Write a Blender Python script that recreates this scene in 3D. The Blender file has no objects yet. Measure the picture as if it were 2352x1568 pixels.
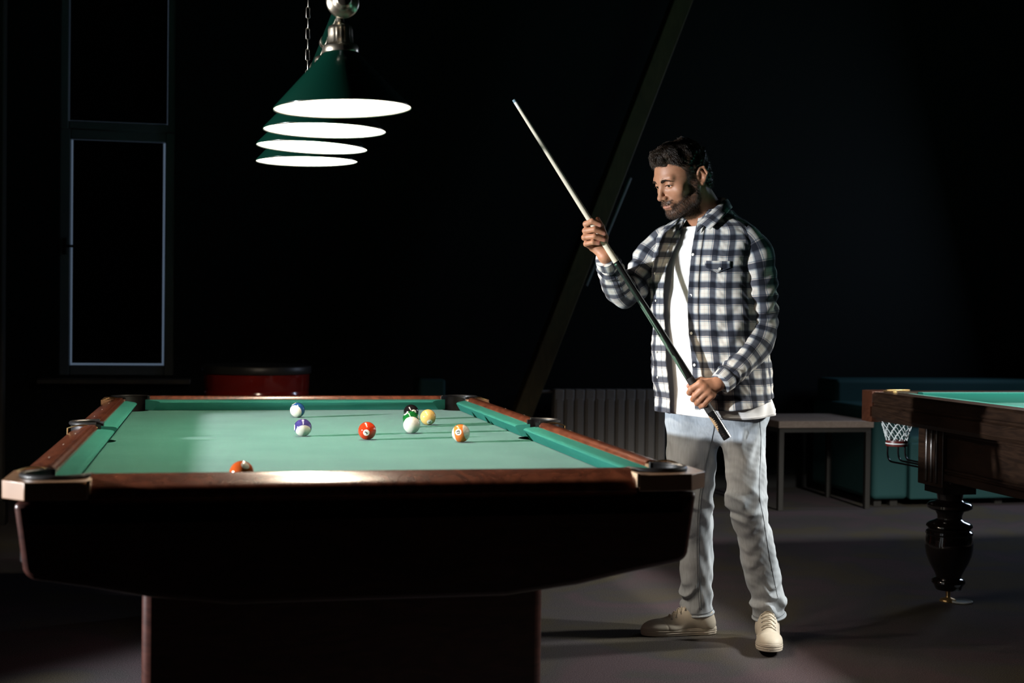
import bpy, bmesh, math, random
import numpy as np
from mathutils import Vector, Matrix, Quaternion

random.seed(7)
rng = np.random.default_rng(11)
C = bpy.context.scene.collection
scene = bpy.context.scene

# ------------------------------------------------------------------ camera
F_PX, W_PX, H_PX = 3143.4, 2352, 1568
PITCH, ROLL, CAM_Z = math.radians(1.2115), math.radians(0.7529), 1.18
cr, sr, cp, sp = math.cos(ROLL), math.sin(ROLL), math.cos(PITCH), math.sin(PITCH)
CAM = np.array([0.0, 0.0, CAM_Z])

cam_d = bpy.data.cameras.new('camera')
cam = bpy.data.objects.new('camera', cam_d)
C.objects.link(cam)
cam_d.sensor_width = 36.0
cam_d.sensor_fit = 'HORIZONTAL'
cam_d.lens = 36.0 * F_PX / W_PX
cam_d.clip_start = 0.05
_r0 = Vector((1, 0, 0)); _u0 = Vector((0, sp, cp)); _f = Vector((0, cp, -sp))
_R = cr * _r0 + sr * _u0
_U = -sr * _r0 + cr * _u0
cam.matrix_world = Matrix(((_R.x, _U.x, -_f.x, 0), (_R.y, _U.y, -_f.y, 0), (_R.z, _U.z, -_f.z, CAM_Z), (0, 0, 0, 1)))
cam_d.dof.use_dof = True
cam_d.dof.focus_distance = 4.75
cam_d.dof.aperture_fstop = 3.2
scene.camera = cam

# ------------------------------------------------------------------ view, world
scene.view_settings.view_transform = 'Standard'
scene.view_settings.look = 'None'
scene.view_settings.gamma = 1.0
scene.view_settings.use_curve_mapping = False
scene.view_settings.exposure = 0.0
world = bpy.data.worlds.new('world')
scene.world = world
world.use_nodes = True
bg = world.node_tree.nodes['Background']
bg.inputs[0].default_value = (0.55, 0.85, 0.9, 1)
bg.inputs[1].default_value = 0.0012

# ------------------------------------------------------------------ room frame (aligned with the pool table)
TX, TY, RZ = -0.59347, 4.33569, math.radians(12.311)
_c, _s = math.cos(RZ), math.sin(RZ)

def world_pt(u, v, z=0.0):
    return Vector((TX + _c * u - _s * v, TY + _s * u + _c * v, z))

def world_dir(u, v, z=0.0):
    return Vector((_c * u - _s * v, _s * u + _c * v, z))

def ray(px, py):
    a = px - W_PX / 2; b = py - H_PX / 2
    x = cr * a + sr * b; y = -sr * a + cr * b
    return np.array([x / F_PX, cp - y / F_PX * sp, -sp - y / F_PX * cp])

def at_z(px, py, z):
    r = ray(px, py)
    return CAM + r * ((z - CAM_Z) / r[2])

def at_y(px, py, y):
    r = ray(px, py)
    return CAM + r * (y / r[1])

# ------------------------------------------------------------------ lights
def add_light(name, kind, loc, target, energy, color, **kw):
    d = bpy.data.lights.new(name, kind)
    d.energy = energy
    d.color = color
    for k, v in kw.items():
        setattr(d, k, v)
    o = bpy.data.objects.new(name, d)
    C.objects.link(o)
    o.location = loc
    o.rotation_euler = (Vector(target) - Vector(loc)).to_track_quat('-Z', 'Y').to_euler()
    return o

KEY_LOC = world_pt(-4.7, -1.04, 1.55)
add_light('side_spot', 'SPOT', KEY_LOC, world_pt(1.3, -0.12, 1.06), 2350, (0.94, 0.97, 1.0),
          spot_size=math.radians(38.5), spot_blend=0.22, shadow_soft_size=0.09)
for i, lv in enumerate((0.11, -0.75)):
    add_light('neighbour_lamp', 'SPOT', world_pt(3.45, lv, 1.78), world_pt(3.45, lv, 0), 235, (1.0, 0.97, 0.90),
              spot_size=math.radians(150), spot_blend=0.3, shadow_soft_size=0.09)
add_light('rear_window_light', 'AREA', world_pt(5.6, 3.3, 2.1), world_pt(1.5, 0.1, 1.0), 26, (0.62, 0.75, 1.0),
          shape='RECTANGLE', size=0.5, size_y=1.2)

# ------------------------------------------------------------------ materials
def new_mat(name):
    m = bpy.data.materials.new(name)
    m.use_nodes = True
    nt = m.node_tree
    return m, nt, nt.nodes['Principled BSDF']

def link(nt, a, b):
    nt.links.new(a, b)

def simple(name, col, rough=0.5, metal=0.0, spec=0.5, coat=0.0, bump=None, var=None, sheen=0.0, coat_rough=0.1):
    """colour + optional noise colour variation (scale, second colour) and noise bump (scale, strength)"""
    m, nt, b = new_mat(name)
    b.inputs['Base Color'].default_value = (*col, 1)
    b.inputs['Roughness'].default_value = rough
    b.inputs['Metallic'].default_value = metal
    b.inputs['Specular IOR Level'].default_value = spec
    b.inputs['Coat Weight'].default_value = coat
    b.inputs['Coat Roughness'].default_value = coat_rough
    b.inputs['Sheen Weight'].default_value = sheen
    if var or bump:
        tc = nt.nodes.new('ShaderNodeTexCoord')
    if var:
        n = nt.nodes.new('ShaderNodeTexNoise'); n.inputs['Scale'].default_value = var[0]; n.inputs['Detail'].default_value = 5
        r = nt.nodes.new('ShaderNodeValToRGB')
        r.color_ramp.elements[0].position = 0.35; r.color_ramp.elements[1].position = 0.68
        r.color_ramp.elements[0].color = (*col, 1); r.color_ramp.elements[1].color = (*var[1], 1)
        link(nt, tc.outputs['Object'], n.inputs['Vector']); link(nt, n.outputs['Fac'], r.inputs['Fac'])
        link(nt, r.outputs['Color'], b.inputs['Base Color'])
    if bump:
        n2 = nt.nodes.new('ShaderNodeTexNoise'); n2.inputs['Scale'].default_value = bump[0]; n2.inputs['Detail'].default_value = 4
        bp = nt.nodes.new('ShaderNodeBump'); bp.inputs['Strength'].default_value = bump[1]; bp.inputs['Distance'].default_value = 0.002
        link(nt, tc.outputs['Object'], n2.inputs['Vector']); link(nt, n2.outputs['Fac'], bp.inputs['Height'])
        link(nt, bp.outputs['Normal'], b.inputs['Normal'])
    return m

def wood(name, c1, c2, scale=(6, 40, 6), rough=0.3, coat=0.4, distort=3.0, spec=0.5):
    m, nt, b = new_mat(name)
    tc = nt.nodes.new('ShaderNodeTexCoord'); mp = nt.nodes.new('ShaderNodeMapping')
    mp.inputs['Scale'].default_value = scale
    n = nt.nodes.new('ShaderNodeTexNoise'); n.inputs['Scale'].default_value = 1.0; n.inputs['Detail'].default_value = 6
    n.inputs['Distortion'].default_value = distort
    r = nt.nodes.new('ShaderNodeValToRGB')
    r.color_ramp.elements[0].position = 0.3; r.color_ramp.elements[0].color = (*c1, 1)
    r.color_ramp.elements[1].position = 0.72; r.color_ramp.elements[1].color = (*c2, 1)
    link(nt, tc.outputs['Object'], mp.inputs['Vector']); link(nt, mp.outputs['Vector'], n.inputs['Vector'])
    link(nt, n.outputs['Fac'], r.inputs['Fac']); link(nt, r.outputs['Color'], b.inputs['Base Color'])
    b.inputs['Roughness'].default_value = rough
    b.inputs['Coat Weight'].default_value = coat
    b.inputs['Coat Roughness'].default_value = 0.12
    b.inputs['Specular IOR Level'].default_value = spec
    return m

def emissive(name, col, strength):
    m, nt, b = new_mat(name)
    b.inputs['Base Color'].default_value = (*col, 1)
    b.inputs['Emission Color'].default_value = (*col, 1)
    b.inputs['Emission Strength'].default_value = strength
    return m

# ------------------------------------------------------------------ object helpers
def finish(o, parent=None, props=None):
    C.objects.link(o)
    if parent is not None:
        o.parent = parent
    return o

def tag(o, label=None, cat=None, group=None, kind=None):
    if label: o['label'] = label
    if cat: o['category'] = cat
    if group: o['group'] = group
    if kind: o['kind'] = kind
    return o

def thing(name, loc=(0, 0, 0), rz=0.0, label=None, cat=None, group=None):
    o = bpy.data.objects.new(name, None)
    o.empty_display_size = 0.05
    C.objects.link(o)
    o.location = loc
    o.rotation_euler = (0, 0, rz)
    tag(o, label, cat, group)
    return o

def room_thing(name, u, v, z=0.0, **kw):
    return thing(name, world_pt(u, v, z), RZ, **kw)

def mesh_obj(name, verts, faces, mats, parent=None, mi=None, smooth=True, sharp=35, uv=None, bevel=0.0, solidify=0.0, attrs=None, seg=2):
    me = bpy.data.meshes.new(name)
    me.from_pydata([tuple(map(float, v)) for v in verts], [], [tuple(map(int, f)) for f in faces])
    if not isinstance(mats, (list, tuple)):
        mats = [mats]
    for m in mats:
        me.materials.append(m)
    if mi is not None:
        me.polygons.foreach_set('material_index', np.asarray(mi, dtype=np.int32))
    if uv is not None:
        lay = me.uv_layers.new(name='UVMap')
        vi = np.empty(len(me.loops), dtype=np.int32)
        me.loops.foreach_get('vertex_index', vi)
        lay.data.foreach_set('uv', np.asarray(uv, dtype=np.float32)[vi].ravel())
    if attrs:
        for k, a in attrs.items():
            at = me.attributes.new(k, 'FLOAT', 'POINT')
            at.data.foreach_set('value', np.asarray(a, dtype=np.float32))
    if smooth:
        me.polygons.foreach_set('use_smooth', np.ones(len(me.polygons), dtype=bool))
        if sharp and sharp < 180:
            me.set_sharp_from_angle(angle=math.radians(sharp))
    me.update()
    o = bpy.data.objects.new(name, me)
    finish(o, parent)
    if solidify:
        md = o.modifiers.new('thickness', 'SOLIDIFY'); md.thickness = solidify; md.offset = 0.0
    if bevel:
        md = o.modifiers.new('edge', 'BEVEL'); md.width = bevel; md.segments = seg; md.limit_method = 'ANGLE'; md.angle_limit = math.radians(40)
    return o

class MB:
    """collects shapes and links them as one mesh object"""
    def __init__(self):
        self.v = []; self.f = []; self.m = []
    def add(self, verts, faces, mi=0):
        k = len(self.v)
        self.v += [tuple(map(float, p)) for p in verts]
        self.f += [tuple(int(i) + k for i in f) for f in faces]
        self.m += [mi] * len(faces)
        return self
    def box(self, x0, x1, y0, y1, z0, z1, mi=0):
        v = [(x0, y0, z0), (x1, y0, z0), (x1, y1, z0), (x0, y1, z0), (x0, y0, z1), (x1, y0, z1), (x1, y1, z1), (x0, y1, z1)]
        return self.add(v, [(3, 2, 1, 0), (4, 5, 6, 7), (0, 1, 5, 4), (1, 2, 6, 5), (2, 3, 7, 6), (3, 0, 4, 7)], mi)
    def prism(self, poly, z0, z1, mi=0, axis='z'):
        n = len(poly)
        if sum(poly[i][0] * poly[(i + 1) % n][1] - poly[(i + 1) % n][0] * poly[i][1] for i in range(n)) < 0:
            poly = poly[::-1]
        def p3(p, h):
            if axis == 'z': return (p[0], p[1], h)
            if axis == 'y': return (p[0], h, p[1])
            return (h, p[0], p[1])
        v = [p3(p, z0) for p in poly] + [p3(p, z1) for p in poly]
        f = [tuple(range(n - 1, -1, -1)), tuple(range(n, 2 * n))] + [(i, (i + 1) % n, n + (i + 1) % n, n + i) for i in range(n)]
        if axis == 'y': f = [t[::-1] for t in f]
        return self.add(v, f, mi)
    def tube(self, pts, rad, n=12, caps=True, mi=0, closed=False):
        pts = [Vector(p) for p in pts]
        if not hasattr(rad, '__len__'): rad = [rad] * len(pts)
        L = len(pts)
        tang = []
        for i in range(L):
            a = pts[(i - 1) % L] if (closed or i > 0) else pts[i]
            b = pts[(i + 1) % L] if (closed or i < L - 1) else pts[i]
            t = (b - a)
            tang.append(t.normalized() if t.length > 1e-9 else Vector((0, 0, 1)))
        ref = Vector((0, 0, 1)) if abs(tang[0].z) < 0.9 else Vector((1, 0, 0))
        nrm = (ref - tang[0] * ref.dot(tang[0])).normalized()
        v = []
        for i in range(L):
            nrm = (nrm - tang[i] * nrm.dot(tang[i]))
            nrm = nrm.normalized() if nrm.length > 1e-6 else tang[i].orthogonal().normalized()
            bn = tang[i].cross(nrm)
            for k in range(n):
                a = 2 * math.pi * k / n
                v.append(pts[i] + (nrm * math.cos(a) + bn * math.sin(a)) * rad[i])
        f = []
        rings = L if closed else L - 1
        for i in range(rings):
            for k in range(n):
                j = (i + 1) % L
                f.append((i * n + k, i * n + (k + 1) % n, j * n + (k + 1) % n, j * n + k))
        if caps and not closed:
            f.append(tuple(range(n - 1, -1, -1))); f.append(tuple(range((L - 1) * n, L * n)))
        return self.add(v, f, mi)
    def lathe(self, prof, n=32, o=(0, 0, 0), axis='z', mi=0, caps=True, flute=None):
        v = []; L = len(prof)
        for (r, h) in prof:
            for k in range(n):
                a = 2 * math.pi * k / n
                x, y = r * math.cos(a), r * math.sin(a)
                if axis == 'z': v.append((o[0] + x, o[1] + y, o[2] + h))
                elif axis == 'y': v.append((o[0] + x, o[1] + h, o[2] - y))
                else: v.append((o[0] + h, o[1] + x, o[2] + y))
        f = []
        for i in range(L - 1):
            for k in range(n):
                f.append((i * n + k, i * n + (k + 1) % n, (i + 1) * n + (k + 1) % n, (i + 1) * n + k))
        if caps:
            f.append(tuple(range(n - 1, -1, -1))); f.append(tuple(range((L - 1) * n, L * n)))
        return self.add(v, f, mi)
    def build(self, name, mats, parent=None, **kw):
        return mesh_obj(name, self.v, self.f, mats, parent, mi=self.m, **kw)

def arc(cx, cy, r, a0, a1, n):
    return [(cx + r * math.cos(math.radians(a0 + (a1 - a0) * i / (n - 1))), cy + r * math.sin(math.radians(a0 + (a1 - a0) * i / (n - 1)))) for i in range(n)]

def copy_tree(o, parent=None):
    c = o.copy(); C.objects.link(c)
    if parent is not None: c.parent = parent
    for ch in list(o.children):
        copy_tree(ch, c)
    return c
# ================================================================== setting
M = {}
M['wall'] = simple('black_wall_paint', (0.010, 0.013, 0.013), 0.85, spec=0.2, bump=(60, 0.15))
M['ceiling'] = simple('black_ceiling_paint', (0.010, 0.011, 0.011), 0.9, spec=0.15)
M['pillar'] = simple('grey_pillar_paint', (0.055, 0.055, 0.052), 0.8, spec=0.2)
M['baseboard'] = simple('dark_baseboard', (0.008, 0.008, 0.008), 0.5)

def carpet_mat():
    m, nt, b = new_mat('carpet')
    tc = nt.nodes.new('ShaderNodeTexCoord')
    n1 = nt.nodes.new('ShaderNodeTexNoise'); n1.inputs['Scale'].default_value = 1.7; n1.inputs['Detail'].default_value = 2; n1.inputs['Distortion'].default_value = 1.2
    r1 = nt.nodes.new('ShaderNodeValToRGB')
    els = r1.color_ramp.elements
    els[0].position = 0.36; els[0].color = (0.078, 0.069, 0.052, 1)
    els[1].position = 0.62; els[1].color = (0.083, 0.064, 0.071, 1)
    e = els.new(0.5); e.color = (0.068, 0.063, 0.065, 1)
    n2 = nt.nodes.new('ShaderNodeTexNoise'); n2.inputs['Scale'].default_value = 260; n2.inputs['Detail'].default_value = 3
    r2 = nt.nodes.new('ShaderNodeValToRGB')
    r2.color_ramp.elements[0].position = 0.3; r2.color_ramp.elements[0].color = (0.45, 0.45, 0.45, 1)
    r2.color_ramp.elements[1].position = 0.7; r2.color_ramp.elements[1].color = (1.4, 1.4, 1.4, 1)
    mx = nt.nodes.new('ShaderNodeMixRGB'); mx.blend_type = 'MULTIPLY'; mx.inputs['Fac'].default_value = 1
    bp = nt.nodes.new('ShaderNodeBump'); bp.inputs['Strength'].default_value = 0.25; bp.inputs['Distance'].default_value = 0.003
    for n in (n1, n2): link(nt, tc.outputs['Object'], n.inputs['Vector'])
    link(nt, n1.outputs['Fac'], r1.inputs['Fac']); link(nt, n2.outputs['Fac'], r2.inputs['Fac'])
    link(nt, r1.outputs['Color'], mx.inputs['Color1']); link(nt, r2.outputs['Color'], mx.inputs['Color2'])
    link(nt, mx.outputs['Color'], b.inputs['Base Color']); link(nt, n2.outputs['Fac'], bp.inputs['Height']); link(nt, bp.outputs['Normal'], b.inputs['Normal'])
    b.inputs['Roughness'].default_value = 0.95; b.inputs['Specular IOR Level'].default_value = 0.04
    b.inputs['Sheen Weight'].default_value = 0.0
    return m
M['carpet'] = carpet_mat()

WV = 4.45       # back wall
UL, UR, VN, ZC = -7.0, 7.0, -7.5, 4.1
def struct(name, mb, mats, label=None, **kw):
    o = mb.build(name, mats, None, **kw)
    o.location = world_pt(0, 0, 0); o.rotation_euler = (0, 0, RZ)
    tag(o, label, None, None, 'structure')
    return o
struct('floor', MB().box(UL, UR, VN, WV + .3, -0.1, 0.0), M['carpet'])
struct('ceiling', MB().box(UL, UR, VN, WV + .3, ZC, ZC + .1), M['ceiling'])
bw = MB()
WU0, WU1, WZ0, WZ1 = -1.275, -0.585, 0.757, 3.75      # window opening
bw.box(UL, WU0, WV, WV + .25, 0, ZC).box(WU1, UR, WV, WV + .25, 0, ZC).box(WU0, WU1, WV, WV + .25, 0, WZ0).box(WU0, WU1, WV, WV + .25, WZ1, ZC)
struct('wall_back', bw, M['wall'])
struct('wall_left', MB().box(UL - .2, UL, VN, WV, 0, ZC), M['wall'])
struct('wall_right', MB().box(UR, UR + .2, VN, WV, 0, ZC), M['wall'])
struct('wall_front', MB().box(UL, UR, VN - .2, VN, 0, ZC), M['wall'])
struct('baseboard_back', MB().box(UL, UR, WV - .018, WV, 0, .09), M['baseboard'])
pil = MB().box(-2.3, -1.448, 3.4, 3.50, 0.0, ZC)
o = struct('pillar', pil, M['pillar'], bevel=0.01)
struct('baseboard_left', MB().box(-2.32, -1.432, 3.385, 3.51, 0, 0.13), M['baseboard'])

# ------------------------------------------------------------------ window: two sashes with blackout blinds, daylight leaking round the edges
M['frame'] = simple('dark_teal_window_frame', (0.13, 0.165, 0.185), 0.35)
M['blind'] = simple('black_blackout_blind', (0.004, 0.004, 0.004), 0.9, spec=0.1)
M['sky_pane'] = emissive('daylit_window_glass', (0.50, 0.68, 0.95), 0.13)
M['sky_pane_high'] = emissive('daylit_upper_window_glass', (0.50, 0.68, 0.95), 0.07)
M['metal_dark'] = simple('dark_metal', (0.02, 0.02, 0.022), 0.35, metal=0.8)
M['sill'] = simple('brown_window_sill', (0.075, 0.066, 0.055), 0.55)

def frame_mb(u0, u1, z0, z1, w, y0, y1, wt=None):
    wt = wt or w
    b = MB()
    b.box(u0, u0 + w, y0, y1, z0, z1).box(u1 - w, u1, y0, y1, z0, z1)
    b.box(u0 + w, u1 - w, y0, y1, z0, z0 + w).box(u0 + w, u1 - w, y0, y1, z1 - wt, z1)
    return b

def window(name, u0, u1, z0, z1, w, pane_mat, gap, gap_top, handle=False, bar=False):
    r = room_thing(name, (u0 + u1) / 2, WV, z0)
    tag(r, None, None, None, 'structure')
    hw = (u1 - u0) / 2; h = z1 - z0
    frame_mb(-hw, hw, 0, h, w, 0.02, 0.09).build('window_frame', M['frame'], r, bevel=0.006)
    MB().box(-hw + w * .9, hw - w * .9, 0.096, 0.10, w * .9, h - w * .9).build('window_pane', pane_mat, r, smooth=False)
    bb = MB().box(-hw + w + gap, hw - w - gap, 0.045, 0.048, w + gap, h - w - gap_top)
    bb.build('blind', M['blind'], r, smooth=False)
    if bar:
        MB().tube([(-hw + w + gap * .5, 0.035, w + gap), (hw - w - gap * .5, 0.035, w + gap)], 0.007, 10).build('blind_rail', M['metal_dark'], r)
    if handle:
        hb = MB().box(-hw + .022, -hw + .045, -0.006, 0.02, h * .49, h * .49 + .10)
        hb.tube([(-hw + .033, -0.006, h * .5 + .035), (-hw + .033, -0.045, h * .5 + .035), (-hw + .10, -0.05, h * .5 + .035)], 0.009, 8)
        hb.build('window_handle', M['metal_dark'], r, bevel=0.002)
    return r
window('window_1', WU0, WU1, 0.757, 2.275, 0.062, M['sky_pane'], 0.013, 0.002, handle=True)
window('window_2', WU0, WU1, 2.275, 3.75, 0.05, M['sky_pane_high'], 0.004, 0.0)
sl = MB().box(-1.385, -0.482, WV - 0.16, WV + 0.02, 0.712, 0.742)
struct('trim_1', sl, M['sill'], bevel=0.004)
# ================================================================== pool table
M['cloth'] = simple('green_table_cloth', (0.022, 0.140, 0.104), 0.92, spec=0.05, var=(5, (0.034, 0.164, 0.122)), bump=(900, 0.25), sheen=0.15)
M['cushion_cloth'] = simple('green_cushion_cloth', (0.022, 0.150, 0.116), 0.92, spec=0.05, var=(7, (0.030, 0.170, 0.130)), bump=(900, 0.2))
M['rail_wood'] = wood('red_brown_burl_rail_wood', (0.060, 0.015, 0.008), (0.175, 0.050, 0.023), (9, 5, 9), 0.27, 0.5, 4.0)
M['cabinet'] = wood('dark_mahogany_cabinet', (0.030, 0.010, 0.008), (0.075, 0.025, 0.018), (5, 5, 20), 0.35, 0.25)
M['casting'] = simple('brown_corner_casting', (0.27, 0.14, 0.072), 0.32, spec=0.9, coat=1.0, coat_rough=0.28, var=(10, (0.34, 0.19, 0.105)))
M['casting_edge'] = simple('pale_joint_strip', (0.62, 0.45, 0.30), 0.3, metal=0.3)
M['leather'] = simple('black_pocket_leather', (0.012, 0.011, 0.011), 0.38, spec=0.5, bump=(90, 0.2))
M['brass'] = simple('aged_brass', (0.50, 0.36, 0.17), 0.28, metal=1.0)
M['sight'] = simple('pearl_rail_sight', (0.62, 0.56, 0.48), 0.3)
NOSE_U, NOSE_V = 0.635, 1.27
BED_Z, NOSE_Z, TOP_Z = 0.769, 0.806, 0.812
BACK = 0.048          # nose to wood
OUT_U, OUT_V = 0.768, 1.41

pt = room_thing('pool_table', 0, 0, 0)
tag(pt, 'pool table with green cloth and red-brown rails under the hanging lamp bar', 'table')

# bed with pocket notches
CP = (0.668, 1.303); CR = 0.072; SP_U = 0.70; SR = 0.066
def bed_outline():
    q = []
    U, V = 0.672, 1.307
    def corner(sx, sy):
        pts = []
        for i in range(11):
            a = math.radians(180 + 90 * i / 10)
            pts.append((sx * (CP[0] + CR * math.cos(a)), sy * (CP[1] + CR * math.sin(a))))
        return pts
    q += corner(1, 1)[::-1] if False else []
    c1 = corner(1, 1)          # from (CP0-CR, CP1) to (CP0, CP1-CR)
    q += [(0, V)] + [(CP[0] - CR, V)] + c1 + [(U, CP[1] - CR)]
    q += [(U, SR * .9)] + [(SP_U - SR * math.cos(t), SR * math.sin(t)) for t in np.radians(np.linspace(65, -65, 11))] + [(U, -SR * .9)]
    c2 = corner(1, -1)[::-1]
    q += [(U, -CP[1] + CR)] + c2 + [(CP[0] - CR, -V)] + [(0, -V)]
    left = [(-x, y) for x, y in q[1:-1]][::-1]
    return q + left
MB().prism(bed_outline(), BED_Z - 0.03, BED_Z).build('bed_cloth', M['cloth'], pt, sharp=30)

# cushions: profile (distance from nose outward, z)
def cushion_mb(n0, n1, b0, b1, along, side):
    """nose runs n0..n1, back runs b0..b1; along 'v' (side=+-1 in u) or 'u' (side=+-1 in v)"""
    prof = [(BACK, BED_Z + .001), (0.023, BED_Z + .001), (0.003, NOSE_Z - 0.009), (0.0, NOSE_Z - 0.004), (0.003, NOSE_Z), (0.012, NOSE_Z + .0025), (BACK, TOP_Z - .001)]
    base = NOSE_U if along == 'v' else NOSE_V
    v = []
    for t in (0, 1):
        for (d, z) in prof:
            k = d / BACK
            a = (n0 + (b0 - n0) * k) if t == 0 else (n1 + (b1 - n1) * k)
            w = side * (base + d)
            v.append((w, a, z) if along == 'v' else (a, w, z))
    n = len(prof)
    f = [tuple(range(n)), tuple(range(2 * n - 1, n - 1, -1))] + [(i, n + i, n + (i + 1) % n, (i + 1) % n) for i in range(n)]
    m = MB().add(v, f)
    return m
def fix_normals(o):
    bm = bmesh.new(); bm.from_mesh(o.data); bmesh.ops.recalc_face_normals(bm, faces=bm.faces); bm.to_mesh(o.data); bm.free()
def cushion(*a):
    o = cushion_mb(*a).build('cushion', M['cushion_cloth'], pt, sharp=50); fix_normals(o); return o
for s in (-1, 1):
    cushion(0.062, 1.185, 0.048, 1.245, 'v', s)
    cushion(-1.185, -0.062, -1.245, -0.048, 'v', s)
    cushion(-0.55, 0.55, -0.61, 0.61, 'u', s)

# wooden rails
def rail_profile(base, out, ztop=TOP_Z):
    return [(base, 0.738), (out - .034, 0.738), (out - .034, 0.771), (out - .012, 0.772), (out, 0.782), (out, 0.795), (out - .002, 0.801), (out - .006, 0.8055), (out - .014, 0.8095), (out - .030, 0.8160), (out - .046, 0.8220), (out - .060, 0.8258), (out - .070, 0.8265), (base + .007, 0.8245), (base + .002, 0.8185), (base, ztop)]
def rail(a0, a1, along, side):
    base = (NOSE_U if along == 'v' else NOSE_V) + BACK
    out = OUT_U if along == 'v' else OUT_V
    prof = [(side * p, z) for p, z in rail_profile(base, out)]
    b = MB()
    if along == 'v': b.prism(prof, a0, a1, axis='y')
    else: b.prism(prof, a0, a1, axis='x')
    o = b.build('rail', M['rail_wood'], pt, sharp=40); fix_normals(o)
    return o
for s in (-1, 1):
    rails = [rail(0.078, 1.185, 'v', s), rail(-1.185, -0.078, 'v', s), rail(-0.595, 0.595, 'u', s)]
    # sights set into the rails
    for vv in (0.3175, 0.635, 0.9525):
        for q in (-1, 1):
            u0 = s * 0.722
            MB().box(u0 - .0035, u0 + .0035, q * vv - .011, q * vv + .011, TOP_Z, TOP_Z + .0095).build('sight', M['sight'], pt, smooth=False)
    for uu in (-0.3175, 0, 0.3175):
        MB().box(uu - .011, uu + .011, s * 1.358 - .0035, s * 1.358 + .0035, TOP_Z, TOP_Z + .0095).build('sight', M['sight'], pt, smooth=False)

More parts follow.
